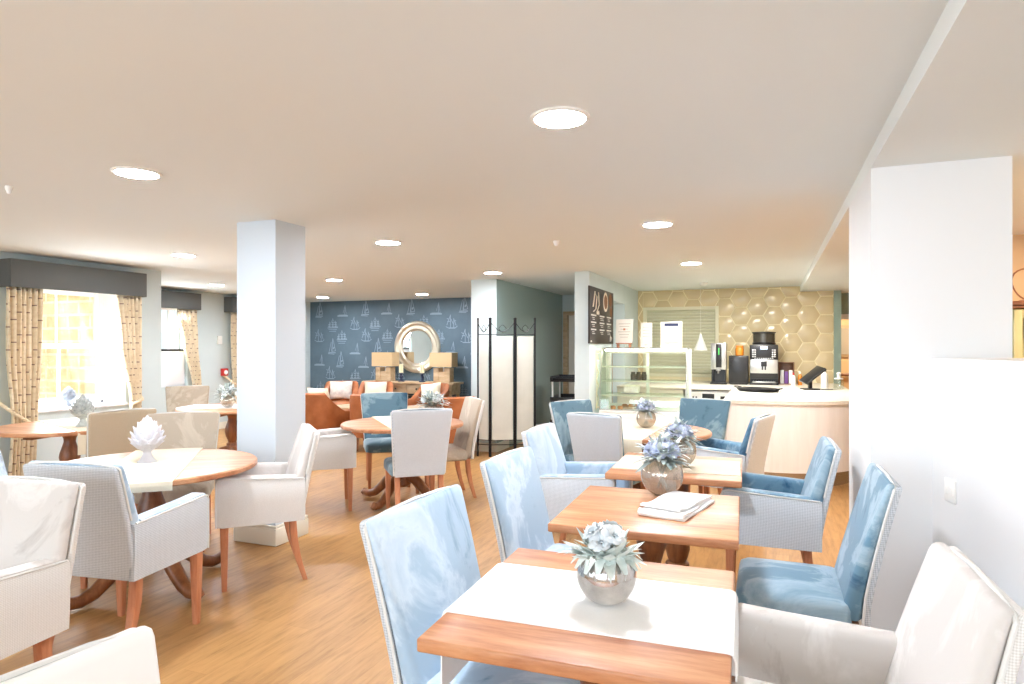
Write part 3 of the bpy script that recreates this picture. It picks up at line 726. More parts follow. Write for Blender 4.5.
# folded cloth on T2
fc = thing('folded_cloth', 'folded white cloth lying on the second rectangular table', 'cloth', (-.375, 2.95, .75), R(-13))
for k, (w, l, z0, dx, dy, a) in enumerate(((.20, .40, .001, 0, 0, 0), (.19, .39, .0125, -.004, .002, 3), (.18, .375, .026, -.008, .008, -2))):
    b = bmn(); n = 12
    prof = []
    for i in range(n+1):
        s = i/n; y = -l/2+l*s; prof.append((dx, y+dy, z0+.004+.003*math.sin(s*9+k)+(.006 if i < 2 else 0)*k*.5))
    ribbon(b, prof, w, .010, 'X'); bmesh.ops.bevel(b, geom=[e for e in b.edges if e.is_manifold and e.calc_face_angle(0) > 1], offset=.003, segments=2, affect='EDGES')
    xform(b, Matrix.Rotation(R(a), 4, 'Z'))
    obj('fold', b, 'runner_white', fc)
b = bmn(); tube(b, [(-.098, -.198, .016), (-.05, -.201, .013), (.03, -.201, .010), (.098, -.198, .016)], [.016, .014, .012, .013], 8); obj('fold', b, 'runner_white', fc)

# ------------------------------------------------------------------ vases with flowers, artichokes
def blade(bm, base, d, up, L, w, curl=.3, n=5, cup=.25, mi=0, rnd=False):
    base = Vector(base); d = Vector(d).normalized(); side = d.cross(Vector(up))
    if side.length < 1e-3: side = d.cross(Vector((1, 0, 0)))
    side.normalize(); nn = side.cross(d).normalized(); rows = []
    for i in range(n+1):
        s = i/n; wd = w*.5*math.sin(PI*(.14+.74*s)) if rnd else (w*math.sin(PI*min(1, .12+.88*s)**.8)*.5 if i < n else w*.02)
        c = base+d*(L*s)+nn*(-curl*L*s*s)
        rows.append((bm.verts.new(c-side*wd+nn*cup*wd), bm.verts.new(c), bm.verts.new(c+side*wd+nn*cup*wd)))
    for a, b_ in zip(rows[:-1], rows[1:]):
        for k in (0, 1):
            f = bm.faces.new((a[k], a[k+1], b_[k+1], b_[k])); f.material_index = mi
def rose(bm, c, nrm, r, mi=0):
    c = Vector(c); nrm = Vector(nrm).normalized(); t = nrm.orthogonal().normalized(); s = nrm.cross(t)
    for lay, (n, rad, h, op) in enumerate(((3, .25, .55, .1), (5, .45, .5, .35), (6, .72, .38, .75), (7, .95, .2, 1.1))):
        for k in range(n):
            a = 2*PI*(k+lay*.37)/n; rd = t*math.cos(a)+s*math.sin(a)
            d = rd*math.sin(op)+nrm*math.cos(op)
            blade(bm, c+rd*(rad*r*.35)-nrm*r*.15, d, rd, r*(.55+.25*lay/3), r*(.95), -.45, 4, .4, mi, True)
def randdir(zmin=.0):
    while True:
        v = Vector((random.uniform(-1, 1), random.uniform(-1, 1), random.uniform(zmin, 1)))
        if .2 < v.length < 1: return v.normalized()
def bowl_prof(r, h, mouth, th=.004):
    pts = []
    for k in range(13):
        a = -PI/2*.86+(PI/2*.86+math.asin(min(.98, (h-r*1.0)/r)))*k/12
        pts.append((r*math.cos(a), r*.955+r*math.sin(a)))
    zt = pts[-1][1]; inner = [(p[0]-th, p[1]+(th if i == 0 else 0)) for i, p in enumerate(pts)]
    return [(.001, pts[0][1])]+pts+[(pts[-1][0]-th*.5, zt+th*.6)]+list(reversed(inner))+[(.001, pts[0][1]+th)]
def vase(x, y, z, r, label, mat, style, seed, spread=1.0):
    random.seed(seed)
    t = thing('flower_vase', label, 'vase', (x, y, z), 0, 'round vases with flowers')
    h = r*1.72
    b = bmn(); lathe(b, bowl_prof(r, h, .6*r), 36); obj('vase', b, mat, t)
    top = h
    if style == 'succulent':
        b = bmn()
        for k in range(60):
            d = randdir(.12); q = Vector((d.x*r*.45, d.y*r*.45, top-.02)); blade(b, q, d, (0, 0, 1), random.uniform(.075, .11)*spread, random.uniform(.026, .040), random.uniform(-.2, .4), 5, .35)
        for k in range(16):
            a = 2*PI*k/16; d = Vector((math.cos(a), math.sin(a), random.uniform(-.05, .25))); blade(b, (math.cos(a)*r*.4, math.sin(a)*r*.4, top+.002), d, (0, 0, 1), .062*spread, .030, .7, 5, .3, 0, True)
        o = obj('leaves', b, 'leaf', t); o['kind'] = 'stuff'
        b = bmn()
        for k in range(4): blade(b, (math.cos(k*1.7+.5)*r*.62, math.sin(k*1.7+.5)*r*.62, top+.012), (math.cos(k*1.7+.5)*.55, math.sin(k*1.7+.5)*.55, -.9), (0, 0, 1), .075, .03, .12, 5, .3)
        o = obj('leaves', b, 'leaf', t)
        for k in range(6):
            a = 2*PI*k/6+.3; rr = r*.62 if k else 0
            b = bmn(); rose(b, (math.cos(a)*rr*.75, math.sin(a)*rr*.75, top+.040+(.02 if k % 2 else 0)), (math.cos(a)*.7, math.sin(a)*.7, 1), .030); obj('flower', b, 'petalwhite', t)
    else:
        b = bmn()
        for k in range(46):
            d = randdir(.0); q = Vector((d.x*r*.3, d.y*r*.3, top-.01)); blade(b, q, d, (0, 0, 1), random.uniform(.09, .155)*spread, random.uniform(.018, .030), random.uniform(.0, .6), 5, .3, 0, True)
        o = obj('leaves', b, 'leafdark' if style != 'pale' else 'leaf', t); o['kind'] = 'stuff'
        b = bmn()
        for k in range(80):
            d = randdir(.02); q = d*random.uniform(.05, .10)*spread+Vector((0, 0, top)); blade(b, q, (d+.7*randdir(-.3)), (0, 0, 1), .06*spread, .022, .4, 4, .3, 0, True)
        o = obj('leaves', b, 'leaf', t); o['kind'] = 'stuff'
        if style != 'sprig':
            spots = [(0, 0, 1)]+[(math.cos(2*PI*k/7+seed), math.sin(2*PI*k/7+seed), .75) for k in range(7)]
            for k, s_ in enumerate(spots):
                d = Vector(s_).normalized(); b = bmn(); rose(b, d*(.088*spread)+Vector((0, 0, top+.004)), d, .043*spread); obj('flower', b, 'rose', t)
        else:
            for k in range(14):
                d = randdir(.15); b = bmn(); rose(b, d*(.10*spread)+Vector((0, 0, top)), d, .022); obj('flower', b, 'petalwhite', t)
    b = bmn()
    for k in range(7):
        a = 2*PI*k/7; tube(b, [(math.cos(a)*r*.3, math.sin(a)*r*.3, top-.01), (-math.cos(a)*r*.25, -math.sin(a)*r*.25, r*.35)], .003, 5)
    obj('stems', b, 'leafdark', t)
    return t
vase(-.422, 1.783, .755, .083, 'round mirrored silver vase of pale leaves on the nearest table', 'mercury', 'succulent', 3)
vase(-.482, 3.195, .75, .102, 'smoky glass fishbowl of blue roses on the bare second table', 'fishbowl', 'rose', 11, .92)
vase(-.495, 3.95, .755, .10, 'smoky glass bowl of blue roses on the third rectangular table', 'fishbowl', 'rose', 5, .84)
vase(-1.00, 5.72, .755, .085, 'small glass bowl of grey blue flowers on the far cream cloth', 'fishbowl', 'rose', 8, .85)
vase(-3.05, 5.60, .75, .085, 'vase of tiny white flowers behind the grey backed chair, middle round table', 'fishbowl', 'sprig', 21, 1.15)
vase(-5.86, 5.82, .755, .085, 'glass vase of small white flowers beside the pale blue column', 'fishbowl', 'sprig', 31, 1.1)

def artichoke(x, y, z, h, label, mat, stand=True):
    t = thing('artichoke_ornament', label, 'ornament', (x, y, z), 0, 'ceramic artichoke ornaments')
    zf = h*.26; bh = h-zf; r = bh*.44
    b = bmn()
    lathe(b, [(h*.20, 0), (h*.20, .006), (h*.16, .012), (h*.10, zf*.6), (h*.08, zf*.85), (h*.12, zf+.006)], 24)
    obj('foot', b, mat, t)
    b = bmn()
    lathe(b, [(r*.35, zf), (r*.72, zf+bh*.16), (r*.84, zf+bh*.36), (r*.7, zf+bh*.62), (r*.42, zf+bh*.85), (.002, zf+bh*.97)], 20)
    rows = 7
    for i in range(rows):
        s = i/(rows-1); n = [9, 10, 10, 9, 8, 6, 4][i]
        rr = r*[.55, .78, .84, .78, .62, .42, .2][i]; zz = zf+bh*[.06, .16, .30, .45, .58, .70, .78][i]
        tilt = [.75, .5, .28, .08, -.12, -.3, -.35][i]
        for k in range(n):
            a = 2*PI*(k+.5*(i % 2))/n; rd = Vector((math.cos(a), math.sin(a), 0))
            d = rd*math.sin(tilt)+Vector((0, 0, 1))*math.cos(tilt)
            blade(b, rd*rr+Vector((0, 0, zz)), d, -rd, bh*.30, bh*.34, .05, 5, .35)
    o = obj('bud', b, mat, t, recalc=False); m = o.modifiers.new('thick', 'SOLIDIFY'); m.thickness = .004; m.offset = 0
    return t
artichoke(-3.565, 2.90, .755, .275, 'white ceramic artichoke on the cream runner of the round table', 'ceramic')
artichoke(-5.70, 3.99, .755, .275, 'pale grey glass artichoke on the table by the nearest window', 'glassart')
artichoke(-7.20, 4.88, .80, .22, 'silver grey artichoke standing on the nearest window sill', 'silverart')

# ------------------------------------------------------------------ radiator and switch on the low wall
def lowwall(s, out, z): # point along the splayed low wall
    p = p0+dr*s-nr*out; return (p.x, p.y, z)
rt = thing('radiator', 'white panel radiator on the low wall behind the beige armchair', 'radiator', lowwall(.95, .03, 0), math.atan2(dr.y, dr.x))
# local x along the wall, local y = away from room is +? (rotate so that -nr is the room side)
sgn = -1 if (Matrix.Rotation(math.atan2(dr.y, dr.x), 2) @ Vector((0, 1))).dot(nr) > 0 else 1
b = bmn()
box(b, -.5, .5, sgn*.08, sgn*.10, .08, .52, .006)
for k in range(20): x = -.475+k*.05; box(b, x-.014, x+.014, sgn*.099, sgn*.108, .10, .50, .004)
obj('front_panel', b, 'pvc', rt)
b = bmn()
box(b, -.5, .5, sgn*.02, sgn*.035, .09, .51); 
for k in range(24): x = -.48+k*.0417; box(b, x-.004, x+.004, sgn*.035, sgn*.08, .10, .50)
obj('fins', b, 'pvc', rt)
b = bmn(); box(b, -.505, .505, sgn*.018, sgn*.03, .52, .535); box(b, -.505, .505, sgn*.09, sgn*.104, .52, .535)
for k in range(26): x = -.495+k*.0395; box(b, x-.006, x+.006, sgn*.03, sgn*.09, .522, .533)
obj('top_grille', b, 'pvc', rt)
b = bmn(); box(b, -.35, -.30, 0, sgn*.02, .15, .45); box(b, .30, .35, 0, sgn*.02, .15, .45); tube(b, [(-.54, sgn*.06, .1), (-.54, sgn*.06, 0)], .008); tube(b, [(-.54, sgn*.06, .1), (-.5, sgn*.06, .1)], .012); obj('valve_pipe', b, 'steel', rt)
sp = lowwall(.165, 0, .84)
st = thing('light_switch', 'white double switch plate on the low white wall', 'switch', sp, math.atan2(dr.y, dr.x))
b = bmn(); box(b, -.043, .043, 0, sgn*.009, -.05, .05, .003); obj('plate', b, 'whiteplastic', st)
for dx in (-.018, .018):
    b = bmn(); box(b, dx-.009, dx+.009, sgn*.008, sgn*.013, -.018, .018, .002); obj('rocker', b, 'whiteplastic', st)

# dresser beyond the right column
dx0, dy0 = 1.75, 5.62
dt = thing('dresser', 'sage green glazed dresser seen past the right edge of the white column', 'dresser', (dx0+.35, dy0+.16, 0))
b = bmn(); box(b, -.5, .5, -.16, .16, 0, .85, .006); box(b, -.5, -.47, -.12, .16, .85, 1.74); box(b, .47, .5, -.12, .16, .85, 1.74); box(b, -.47, .47, .14, .16, .85, 1.74); box(b, -.47, .47, -.1, .14, 1.25, 1.27); obj('carcass', b, 'dresser', dt)
b = bmn(); box(b, -.54, .54, -.16, .18, 1.74, 1.76, .004); box(b, -.56, .56, -.18, .19, 1.76, 1.79, .008); obj('cornice', b, 'tabledark', dt)
for sx in (-1, 1):
    b = bmn(); x0, x1 = (-.47, -.005) if sx < 0 else (.005, .47)
    box(b, x0, x0+.05, -.14, -.12, .88, 1.73, .003); box(b, x1-.05, x1, -.14, -.12, .88, 1.73, .003); box(b, x0+.05, x1-.05, -.14, -.12, .88, .94, .003); box(b, x0+.05, x1-.05, -.14, -.12, 1.67, 1.73, .003)
    d_ = obj('door', b, 'dresser', dt)
    b = bmn(); box(b, x0+.05, x1-.05, -.132, -.128, .94, 1.67); obj('pane', b, 'pane', d_)
b = bmn(); tube(b, [(.085*math.sin(a)*(1-.25*math.cos(a)), 0, .13-.11*math.cos(a)) for a in [2*PI*k/24 for k in range(25)]], .006, 6); lathe(b, [(.045, 0), (.045, .01), (.008, .02)], 16); tag(obj('wire_ornament', b, 'darkwood', None, (dx0-.02, dy0+.12, 1.79)), 'thin wire loop ornament on top of the sage dresser', 'ornament')

# ------------------------------------------------------------------ folding screen
fs = thing('folding_screen', 'ivory cloth folding screen with black metal frame and scroll top', 'screen', (-3.3, 8.0, 0))
SP = [(-3.60, 7.83), (-3.43, 7.93), (-3.125, 8.12), (-2.88, 8.17)]
SP = [(-3.62, 7.90), (-3.435, 7.90), (-3.14, 8.05), (-2.88, 8.13)]
for (xa, ya), (xb, yb_) in zip(SP[:-1], SP[1:]):
    a = Vector((xa+3.3, ya-8.0, 0)); c = Vector((xb+3.3, yb_-8.0, 0)); d = (c-a).normalized(); a = a+d*.008; c = c-d*.008
    b = bmn()
    for p in (a, c): tube(b, [p+Vector((0, 0, .0)), p+Vector((0, 0, 1.82))], .0125, 8); lathe(b, [(.012, 1.82), (.017, 1.835), (.001, 1.85)], 8, (p.x, p.y, 0))
    for z in (.16, .22, 1.62): tube(b, [a+Vector((0, 0, z)), c+Vector((0, 0, z))], .006, 6)
    fr = obj('panel_frame', b, 'blackmetal', fs)
    b = bmn(); n = 20
    tube(b, [a.lerp(c, k/n)+Vector((0, 0, 1.78-.12*math.sin(PI*k/n))) for k in range(n+1)], .0045, 6)
    m_ = a.lerp(c, .5); L2 = (c-a).length
    for s_ in (-1, 1):
        tube(b, [m_+d*(s_*L2*.16*(1-abs(t_)**1.5))+Vector((0, 0, 1.70+.05*t_)) for t_ in [k/6-1 for k in range(13)]], .0035, 6)
    obj('scroll', b, 'blackmetal', fr)
    b = bmn(); nrm = Vector((-d.y, d.x, 0)); a2 = a+d*.02; c2 = c-d*.02
    ring = lambda z, g: [tuple(p+nrm*(s*.003)+Vector((0, 0, z))) for p, s in ((a2, -1), (c2, -1), (c2, 1), (a2, 1))]
    loft(b, [ring(.22, 0), ring(1.6, 0)]); obj('cloth_panel', b, 'screencloth', fr)

# trolley in the recess
tr = thing('serving_trolley', 'black serving trolley with white trays in the recess behind the pier', 'trolley', (-2.88, 9.75, 0), R(8))
for z in (.28, .62, .93):
    b = bmn(); box(b, -.25, .25, -.38, .38, z, z+.02, .005); box(b, -.25, -.235, -.38, .38, z+.02, z+.08, .004); box(b, .235, .25, -.38, .38, z+.02, z+.08, .004); box(b, -.235, .235, -.38, -.365, z+.02, z+.08, .004); box(b, -.235, .235, .365, .38, z+.02, z+.08, .004); obj('tray', b, 'blackplastic', tr)
for sx in (-1, 1):
    for sy in (-1, 1):
        b = bmn(); tube(b, [(sx*.22, sy*.34, .11), (sx*.22, sy*.34, .96)], .014, 8); obj('post', b, 'whiteplastic', tr)
        b = bmn(); lathe(b, [(.05, -.015), (.05, .015)], 16, (sx*.22, sy*.34, .05), axis='X'); tube(b, [(sx*.22, sy*.34, .05), (sx*.22, sy*.34, .12)], .01, 6); obj('castor', b, 'blackplastic', tr)
b = bmn(); tube(b, [(-.22, -.36, .95), (-.22, -.43, 1.0), (.22, -.43, 1.0), (.22, -.36, .95)], .012, 8); obj('handle', b, 'blackplastic', tr)
b = bmn(); lathe(b, [(.09, 0), (.11, .02), (.105, .03), (.02, .02)], 20, (-2.93, 9.7, .952)); tag(obj('dish', b, 'ceramic'), 'white dish on the top tray of the black trolley', 'dish')

# menu board on the pier's side
mb = thing('menu_board', 'dark brown menu board with a coffee cup picture and pale lettering', 'sign', (-2.07, 8.43, 1.50))
b = bmn(); box(b, 0, .022, -.655, .655, 0, .715, .003); obj('panel', b, 'board', mb)
def on_board(bm, y, z, w, h, mi=0): box(bm, .022, .0232, y-w/2, y+w/2, z-h/2, z+h/2, 0, mi=mi)
b = bmn(); lathe(b, [(.13, 0), (.13, .001)], 28, (.0222, .18, .56), axis='X'); obj('cup_print', b, 'boardcream', mb)
b = bmn(); lathe(b, [(.095, 0), (.095, .001)], 28, (.0235, .18, .56), axis='X'); obj('cup_print', b, 'boardcoffee', mb)
b = bmn()
tube(b, [(.0225, -.52, .46), (.0225, -.42, .66), (.0225, -.33, .60), (.0225, -.38, .44), (.0225, -.5, .40)], .018, 6, flat=.15); tube(b, [(.0225, -.24, .66), (.0225, -.2, .50), (.0225, -.3, .42)], .014, 6, flat=.15)
for y in (-.28, -.2): lathe(b, [(.03, 0), (.03, .001)], 12, (.0222, y, .4), axis='X')
obj('picture_print', b, 'boardcream', mb)
b = bmn(); lathe(b, [(.09, 0), (.09, .001)], 20, (.0222, .46, .6), axis='X'); lathe(b, [(.07, 0), (.07, .001)], 20, (.0222, .5, .44), axis='X'); obj('bean_print', b, 'boardcoffee', mb)
b = bmn()
random.seed(4)
for cy_ in (-.46, -.02, .38):
    for rz in (.34, .25, .16):
        on_board(b, cy_, rz+.018, .26, .017)
        for q_ in range(2):
            wd = random.uniform(.1, .2); on_board(b, cy_-.02+q_*.02, rz-.012-q_*.022, wd, .008)
on_board(b, -.58, .03, .06, .018); 
obj('lettering', b, 'boardtext', mb)
b = bmn(); tube(b, [(.0225, .42, .03), (.0225, .42, .08), (.0225, .44, .10), (.0225, .42, .15)], [.02, .035, .012, .004], 6, flat=.1); obj('cup_print', b, 'boardtext', mb)

# ------------------------------------------------------------------ counter
ct = thing('counter', 'cream serving counter with curved front and steel kick plate', 'counter', (0, 0, 0))
def arc_outline(off, y_front, x_left, r=.95, xr=.98):
    """plan of the peninsula: front edge, rounded right corner, back to the wall"""
    pts = [(x_left+off, YB-.01), (x_left+off, y_front+off)]
    cx, cy = xr-r, y_front+r
    pts += [(x_left+off+(cx-x_left-off)*k/6, y_front+off-.0*k) for k in range(1, 7)]
    for k in range(1, 15): a = -PI/2+PI/2*k/14; pts.append((cx+(r-off)*math.cos(a), cy+(r-off)*math.sin(a)))
    pts.append((xr-off, YB-.01)); return pts
YF = 7.22
b = bmn(); prism(b, arc_outline(.03, YF, -.45), .16, .865); obj('front_panel', b, 'counterfront', ct)
b = bmn(); prism(b, arc_outline(.11, YF, -.45), .0, .16); obj('kick_plate', b, 'kick', ct)
b = bmn(); prism(b, arc_outline(0, YF, -.46), .865, .90); bmesh.ops.bevel(b, geom=[e for e in b.edges if abs(e.verts[0].co.z-e.verts[1].co.z) < 1e-4], offset=.006, segments=2, affect='EDGES'); obj('worktop', b, 'worktop', ct)
bc = thing('back_counter', 'cream back counter under the roller shutter', 'counter', (0, 0, 0))
b = bmn(); box(b, -2.05, -.47, 9.30, YB-.012, .865, .90, .006); obj('worktop', b, 'worktop', bc)
b = bmn(); box(b, -2.05, -1.12, 9.34, YB-.012, .12, .865, .004); box(b, -1.12, -.50, 9.95, YB-.012, .12, .865); box(b, -2.05, -.5, 9.42, YB-.012, 0, .12); obj('cabinet', b, 'cabcream', bc)
dw = thing('dishwasher', 'steel undercounter dishwasher below the back counter', 'dishwasher', (-.80, 9.36, .12))
b = bmn(); box(b, -.29, .29, 0, .58, 0, .73, .006); obj('body', b, 'steel', dw)
b = bmn(); box(b, -.285, .285, -.02, 0, .56, .71, .005); obj('control_panel', b, 'whiteplastic', dw)
b = bmn(); box(b, -.06, .10, -.024, -.02, .58, .69, .003); obj('display', b, 'blackplastic', dw)
b = bmn()
for x in (-.22, -.18, -.14): lathe(b, [(.012, 0), (.012, .01)], 12, (x, -.02, .64), axis='Y')
box(b, .18, .24, -.024, -.02, .62, .66, .002); obj('button', b, 'blackplastic', dw)
b = bmn(); box(b, -.285, .285, -.022, 0, .02, .54, .006); tube(b, [(-.22, -.05, .50), (.22, -.05, .50)], .01, 8); obj('door', b, 'steel', dw)

# roller shutter in the hatch
rs = thing('roller_shutter', 'closed cream roller shutter in the tiled wall hatch', 'shutter', ((HX0+HX1)/2, YB, 0))
hw_ = (HX1-HX0)/2
b = bmn(); nsl = 20
for k in range(nsl):
    z0 = HXZ0+.03+k*(HXZ1-HXZ0-.05)/nsl; h_ = (HXZ1-HXZ0-.05)/nsl
    rings = [[(x, .05+y, z0+z) for y, z in ((0, 0), (-.005, h_*.15), (-.007, h_*.5), (-.005, h_*.85), (0, h_*.98), (.006, h_*.5))] for x in (-hw_+.02, hw_-.02)]
    loft(b, rings)
obj('slats', b, 'shutter', rs)
b = bmn(); box(b, -hw_-.03, -hw_+.025, -.012, .09, HXZ0-.02, HXZ1+.03, .004); box(b, hw_-.025, hw_+.03, -.012, .09, HXZ0-.02, HXZ1+.03, .004); box(b, -hw_+.025, hw_-.025, -.012, .09, HXZ1-.02, HXZ1+.03, .004); box(b, -hw_+.025, hw_-.025, -.03, .09, HXZ0-.02, HXZ0+.03, .004); obj('shutter_frame', b, 'shutterframe', rs)
# small cone shade hanging in front of the shutter
b = bmn(); cz = 1.40
lathe(b, [(.10, cz), (.098, cz+.02), (.03, cz+.20), (.014, cz+.26), (.002, cz+.27), (.002, HC)], 20, (-.99, 10.5, 0)); tag(obj('pendant_shade', b, 'whiteplastic'), 'small white cone shade hanging in front of the shutter', 'pendant')

# ------------------------------------------------------------------ glass display case
dc = thing('display_case', 'glass cake display case with lit shelves beside the pier', 'display case', (-1.47, 8.12, 0), R(3))
cw, cd = .53, .62
b = bmn(); box(b, -cw-.02, cw+.02, -.02, cd, .10, .62, .008); box(b, -cw+.03, cw-.03, .03, cd, 0, .10); obj('base_cabinet', b, 'cabcream', dc)
b = bmn(); box(b, -cw-.01, cw+.01, -.015, cd, .62, .66, .006); obj('deck', b, 'whiteplastic', dc)
b = bmn()
for x in (-cw, cw): box(b, x-.03, x+.03, cd-.03, cd, .66, 1.43, .003)
box(b, -.02, .02, cd-.03, cd-.005, .66, 1.40, .003); box(b, -cw+.012, cw-.012, cd-.03, cd, 1.37, 1.43, .004); box(b, -cw+.012, cw-.012, cd-.03, cd, .66, .70, .004); obj('rear_frame', b, 'whiteplastic', dc)
b = bmn()
for x in (-cw, cw): tube(b, [(x, .0, .66), (x, .02, .95), (x, .10, 1.3), (x, .17, 1.43)], .006, 6)
tube(b, [(-cw, .17, 1.435), (cw, .17, 1.435)], .008, 6); tube(b, [(-cw, .0, .665), (cw, .0, .665)], .008, 6); obj('front_frame', b, 'steel', dc)
b = bmn(); pf = [(0, .67), (.02, .95), (.10, 1.3), (.17, 1.425)]
loft(b, [[(-cw+.006, y, z), (cw-.006, y, z), (cw-.006, y+.005, z), (-cw+.006, y+.005, z)] for y, z in pf]); obj('front_glass', b, 'pane', dc)
for x in (-cw, cw):
    b = bmn(); prof_ = [(.008, .67), (.028, .95), (.108, 1.3), (.175, 1.425), (cd-.03, 1.425), (cd-.03, .67)]
    loft(b, [[(x-.002, y, z) for y, z in prof_], [(x+.002, y, z) for y, z in prof_]]); obj('side_glass', b, 'pane', dc)
MT['shelfglass'] = pane_mat('greenish_shelf_glass', (240, 246, 238), .08)
MT['shelfedge'] = plain('green_glass_edge', (206, 216, 192), .25)
for z, y0 in ((.84, .04), (1.02, .06), (1.20, .10)):
    b = bmn(); box(b, -cw+.015, cw-.015, y0, cd-.04, z, z+.008); s_ = obj('shelf', b, 'shelfglass', dc)
    b = bmn(); box(b, -cw+.015, cw-.015, y0-.006, y0, z-.004, z+.012, .001); obj('shelf_edge', b, 'shelfedge', s_)
b = bmn(); box(b, -cw-.01, cw+.01, .165, cd, 1.43, 1.45, .004); obj('top', b, 'steel', dc)
b = bmn(); box(b, -cw+.03, cw-.03, .20, .24, 1.405, 1.43, .003); obj('lamp_strip', b, 'casestrip', dc)
b = bmn()
for k in range(4):
    z = .70+k*.17
    tube(b, [(-cw-.05, .04, z), (-cw-.05, .16, z+.085), (-cw-.05, .04, z+.17)], .008, 6)
tube(b, [(-cw-.05, .02, .66), (-cw-.05, .02, 1.42)], .006, 6); box(b, -cw-.06, -cw-.012, .02, .03, .68, .70); box(b, -cw-.06, -cw-.012, .02, .03, 1.38, 1.40); obj('side_bracket', b, 'shutterframe', dc)
MC = Matrix.Translation((-1.47, 8.12, 0)) @ Matrix.Rotation(R(3), 4, 'Z')
def incase(x, y, z): v = MC @ Vector((x, y, z)); return tuple(v)
def food(name, bm, mat, x, y, z, label, cat, group=None): return tag(obj(name, bm, mat, None, incase(x, y, z), R(3)), label, cat, group)
# sits on shelves
b = bmn(); lathe(b, [(.06, 0), (.14, .008), (.15, .014), (.12, .012), (.001, .010)], 24); food('plate', b, 'ceramic', -.17, .32, .848, 'white plate on the lowest glass shelf of the case', 'plate')
b = bmn(); box(b, -.10, .10, -.07, .07, 0, .10, .025, 3); food('cake', b, 'cake', -.17, .32, .862, 'white iced cake on its plate in the display case', 'cake')
for k, dx in enumerate((-.16, -.09, -.02)):
    b = bmn(); lathe(b, [(.03, 0), (.034, .01), (.034, .07), (.026, .085), (.028, .09), (.028, .105), (.001, .106)], 16)
    food('jar', b, 'darkjar', dx, .36, 1.028, ['dark jar on the middle glass shelf, left of three', 'dark jar on the middle glass shelf, between two others', 'dark jar on the middle glass shelf, right of three'][k], 'jar', 'dark jars in the display case')
b = bmn(); box(b, -.16, .16, -.1, .1, 0, .012, .004); box(b, -.16, .16, -.1, -.094, .012, .03); box(b, -.16, .16, .094, .1, .012, .03); food('tray', b, 'palewood', -.14, .3, .66, 'wooden tray on the floor of the display case', 'tray')
for k in range(4):
    b = bmn(); sphere(b, .038, (0, 0, .024), 1, 1.25, .65, 14, 8); food('pastry', b, 'pastry', -.26+k*.08, .3, .672, ['brown pastry at the left end of the tray in the case', 'brown pastry second from the left on the tray in the case', 'brown pastry third from the left on the tray in the case', 'brown pastry at the right end of the tray in the case'][k], 'pastry', 'pastries in the display case')
for k in range(2):
    b = bmn(); lathe(b, [(.03, 0), (.035, .03), (.03, .045), (.001, .05)], 14); food('tart', b, 'pastry', -.38+k*.09, .12, .66, ['small tart at the front left corner of the case floor', 'small tart beside the corner tart on the case floor'][k], 'tart', 'tarts in the display case')
# sign holders on top of the case
def sign(x, w, h, label, lines, stand=False, head=False, rot=0):
    o = thing('counter_sign', label, 'sign', incase(x, .26, 1.45), R(3+rot), 'paper signs on the display case')
    z0 = .06 if stand else .004
    lean = Matrix.Translation((0, 0, z0)) @ Matrix.Rotation(R(-8), 4, 'X')
    b = bmn(); box(b, -w/2, w/2, -.003, .003, 0, h, .001); xform(b, lean); obj('sheet', b, 'paper', o)
    b = bmn()
    for (y, wd, hh, dx) in lines: box(b, dx-wd/2, dx+wd/2, -.0042, -.0032, y-hh/2, y+hh/2)
    xform(b, lean); obj('lettering', b, 'inkpale', o)
    if head:
        b = bmn(); box(b, -w*.32, w*.32, -.0042, -.0032, h*.82, h*.93); xform(b, lean); obj('heading', b, 'ink', o)
    b = bmn()
    if stand:
        box(b, -w*.45, w*.45, -.03, .03, .045, .06, .003); box(b, -w*.4, -w*.3, -.03, .04, 0, .045, .003); box(b, w*.3, w*.4, -.03, .04, 0, .045, .003); box(b, -.015, .015, .02, .035, .05, .25, .003); obj('easel', b, 'legwood', o)
    else:
        box(b, -w*.5, w*.5, -.02, .08, 0, .004); obj('stand_foot', b, 'pane', o)
    return o
sign(-.265, .225, .31, 'paper menu card on a small wooden easel on the case, leftmost sign', [(.25-k*.035, .16-.03*(k % 3), .007, 0) for k in range(6)], True, rot=-6)
sign(.02, .145, .32, 'narrow white paper sign on the case, between the two wider signs', [(.26-k*.04, .09, .006, 0) for k in range(4)]+[(.03, .04, .01, 0)])
sign(.335, .27, .33, 'white paper sign with dark blue heading on the case, rightmost sign', [(.22-k*.035, .17, .005, 0) for k in range(3)]+[(.06, .17, .014, 0), (.045, .07, .012, -.05)], head=True, rot=5)

# ------------------------------------------------------------------ things on the counter
ZC = .90
# water boiler
wb = thing('water_boiler', 'tall steel water boiler with black front strip, left of the black unit', 'water boiler', (-.70, 10.25, ZC))
b = bmn(); box(b, -.11, .11, -.12, .14, .22, .615, .008); obj('body', b, 'steel', wb)
b = bmn(); box(b, -.035, .045, -.126, -.12, .25, .60, .003); obj('front_strip', b, 'blackplastic', wb)
b = bmn(); box(b, -.004, .014, -.129, -.126, .44, .54, .001); obj('level_light', b, 'green', wb)
b = bmn(); box(b, -.12, .12, -.14, .15, 0, .025, .005); box(b, -.10, -.085, -.1, .12, .025, .22); box(b, .085, .10, -.1, .12, .025, .22); box(b, -.085, .085, .06, .12, .025, .22); obj('stand', b, 'blackplastic', wb)
b = bmn(); tube(b, [(0, -.12, .21), (0, -.15, .2), (0, -.155, .16)], .012, 8); box(b, -.03, .03, -.15, -.12, .20, .22, .004); obj('tap', b, 'steel', wb)
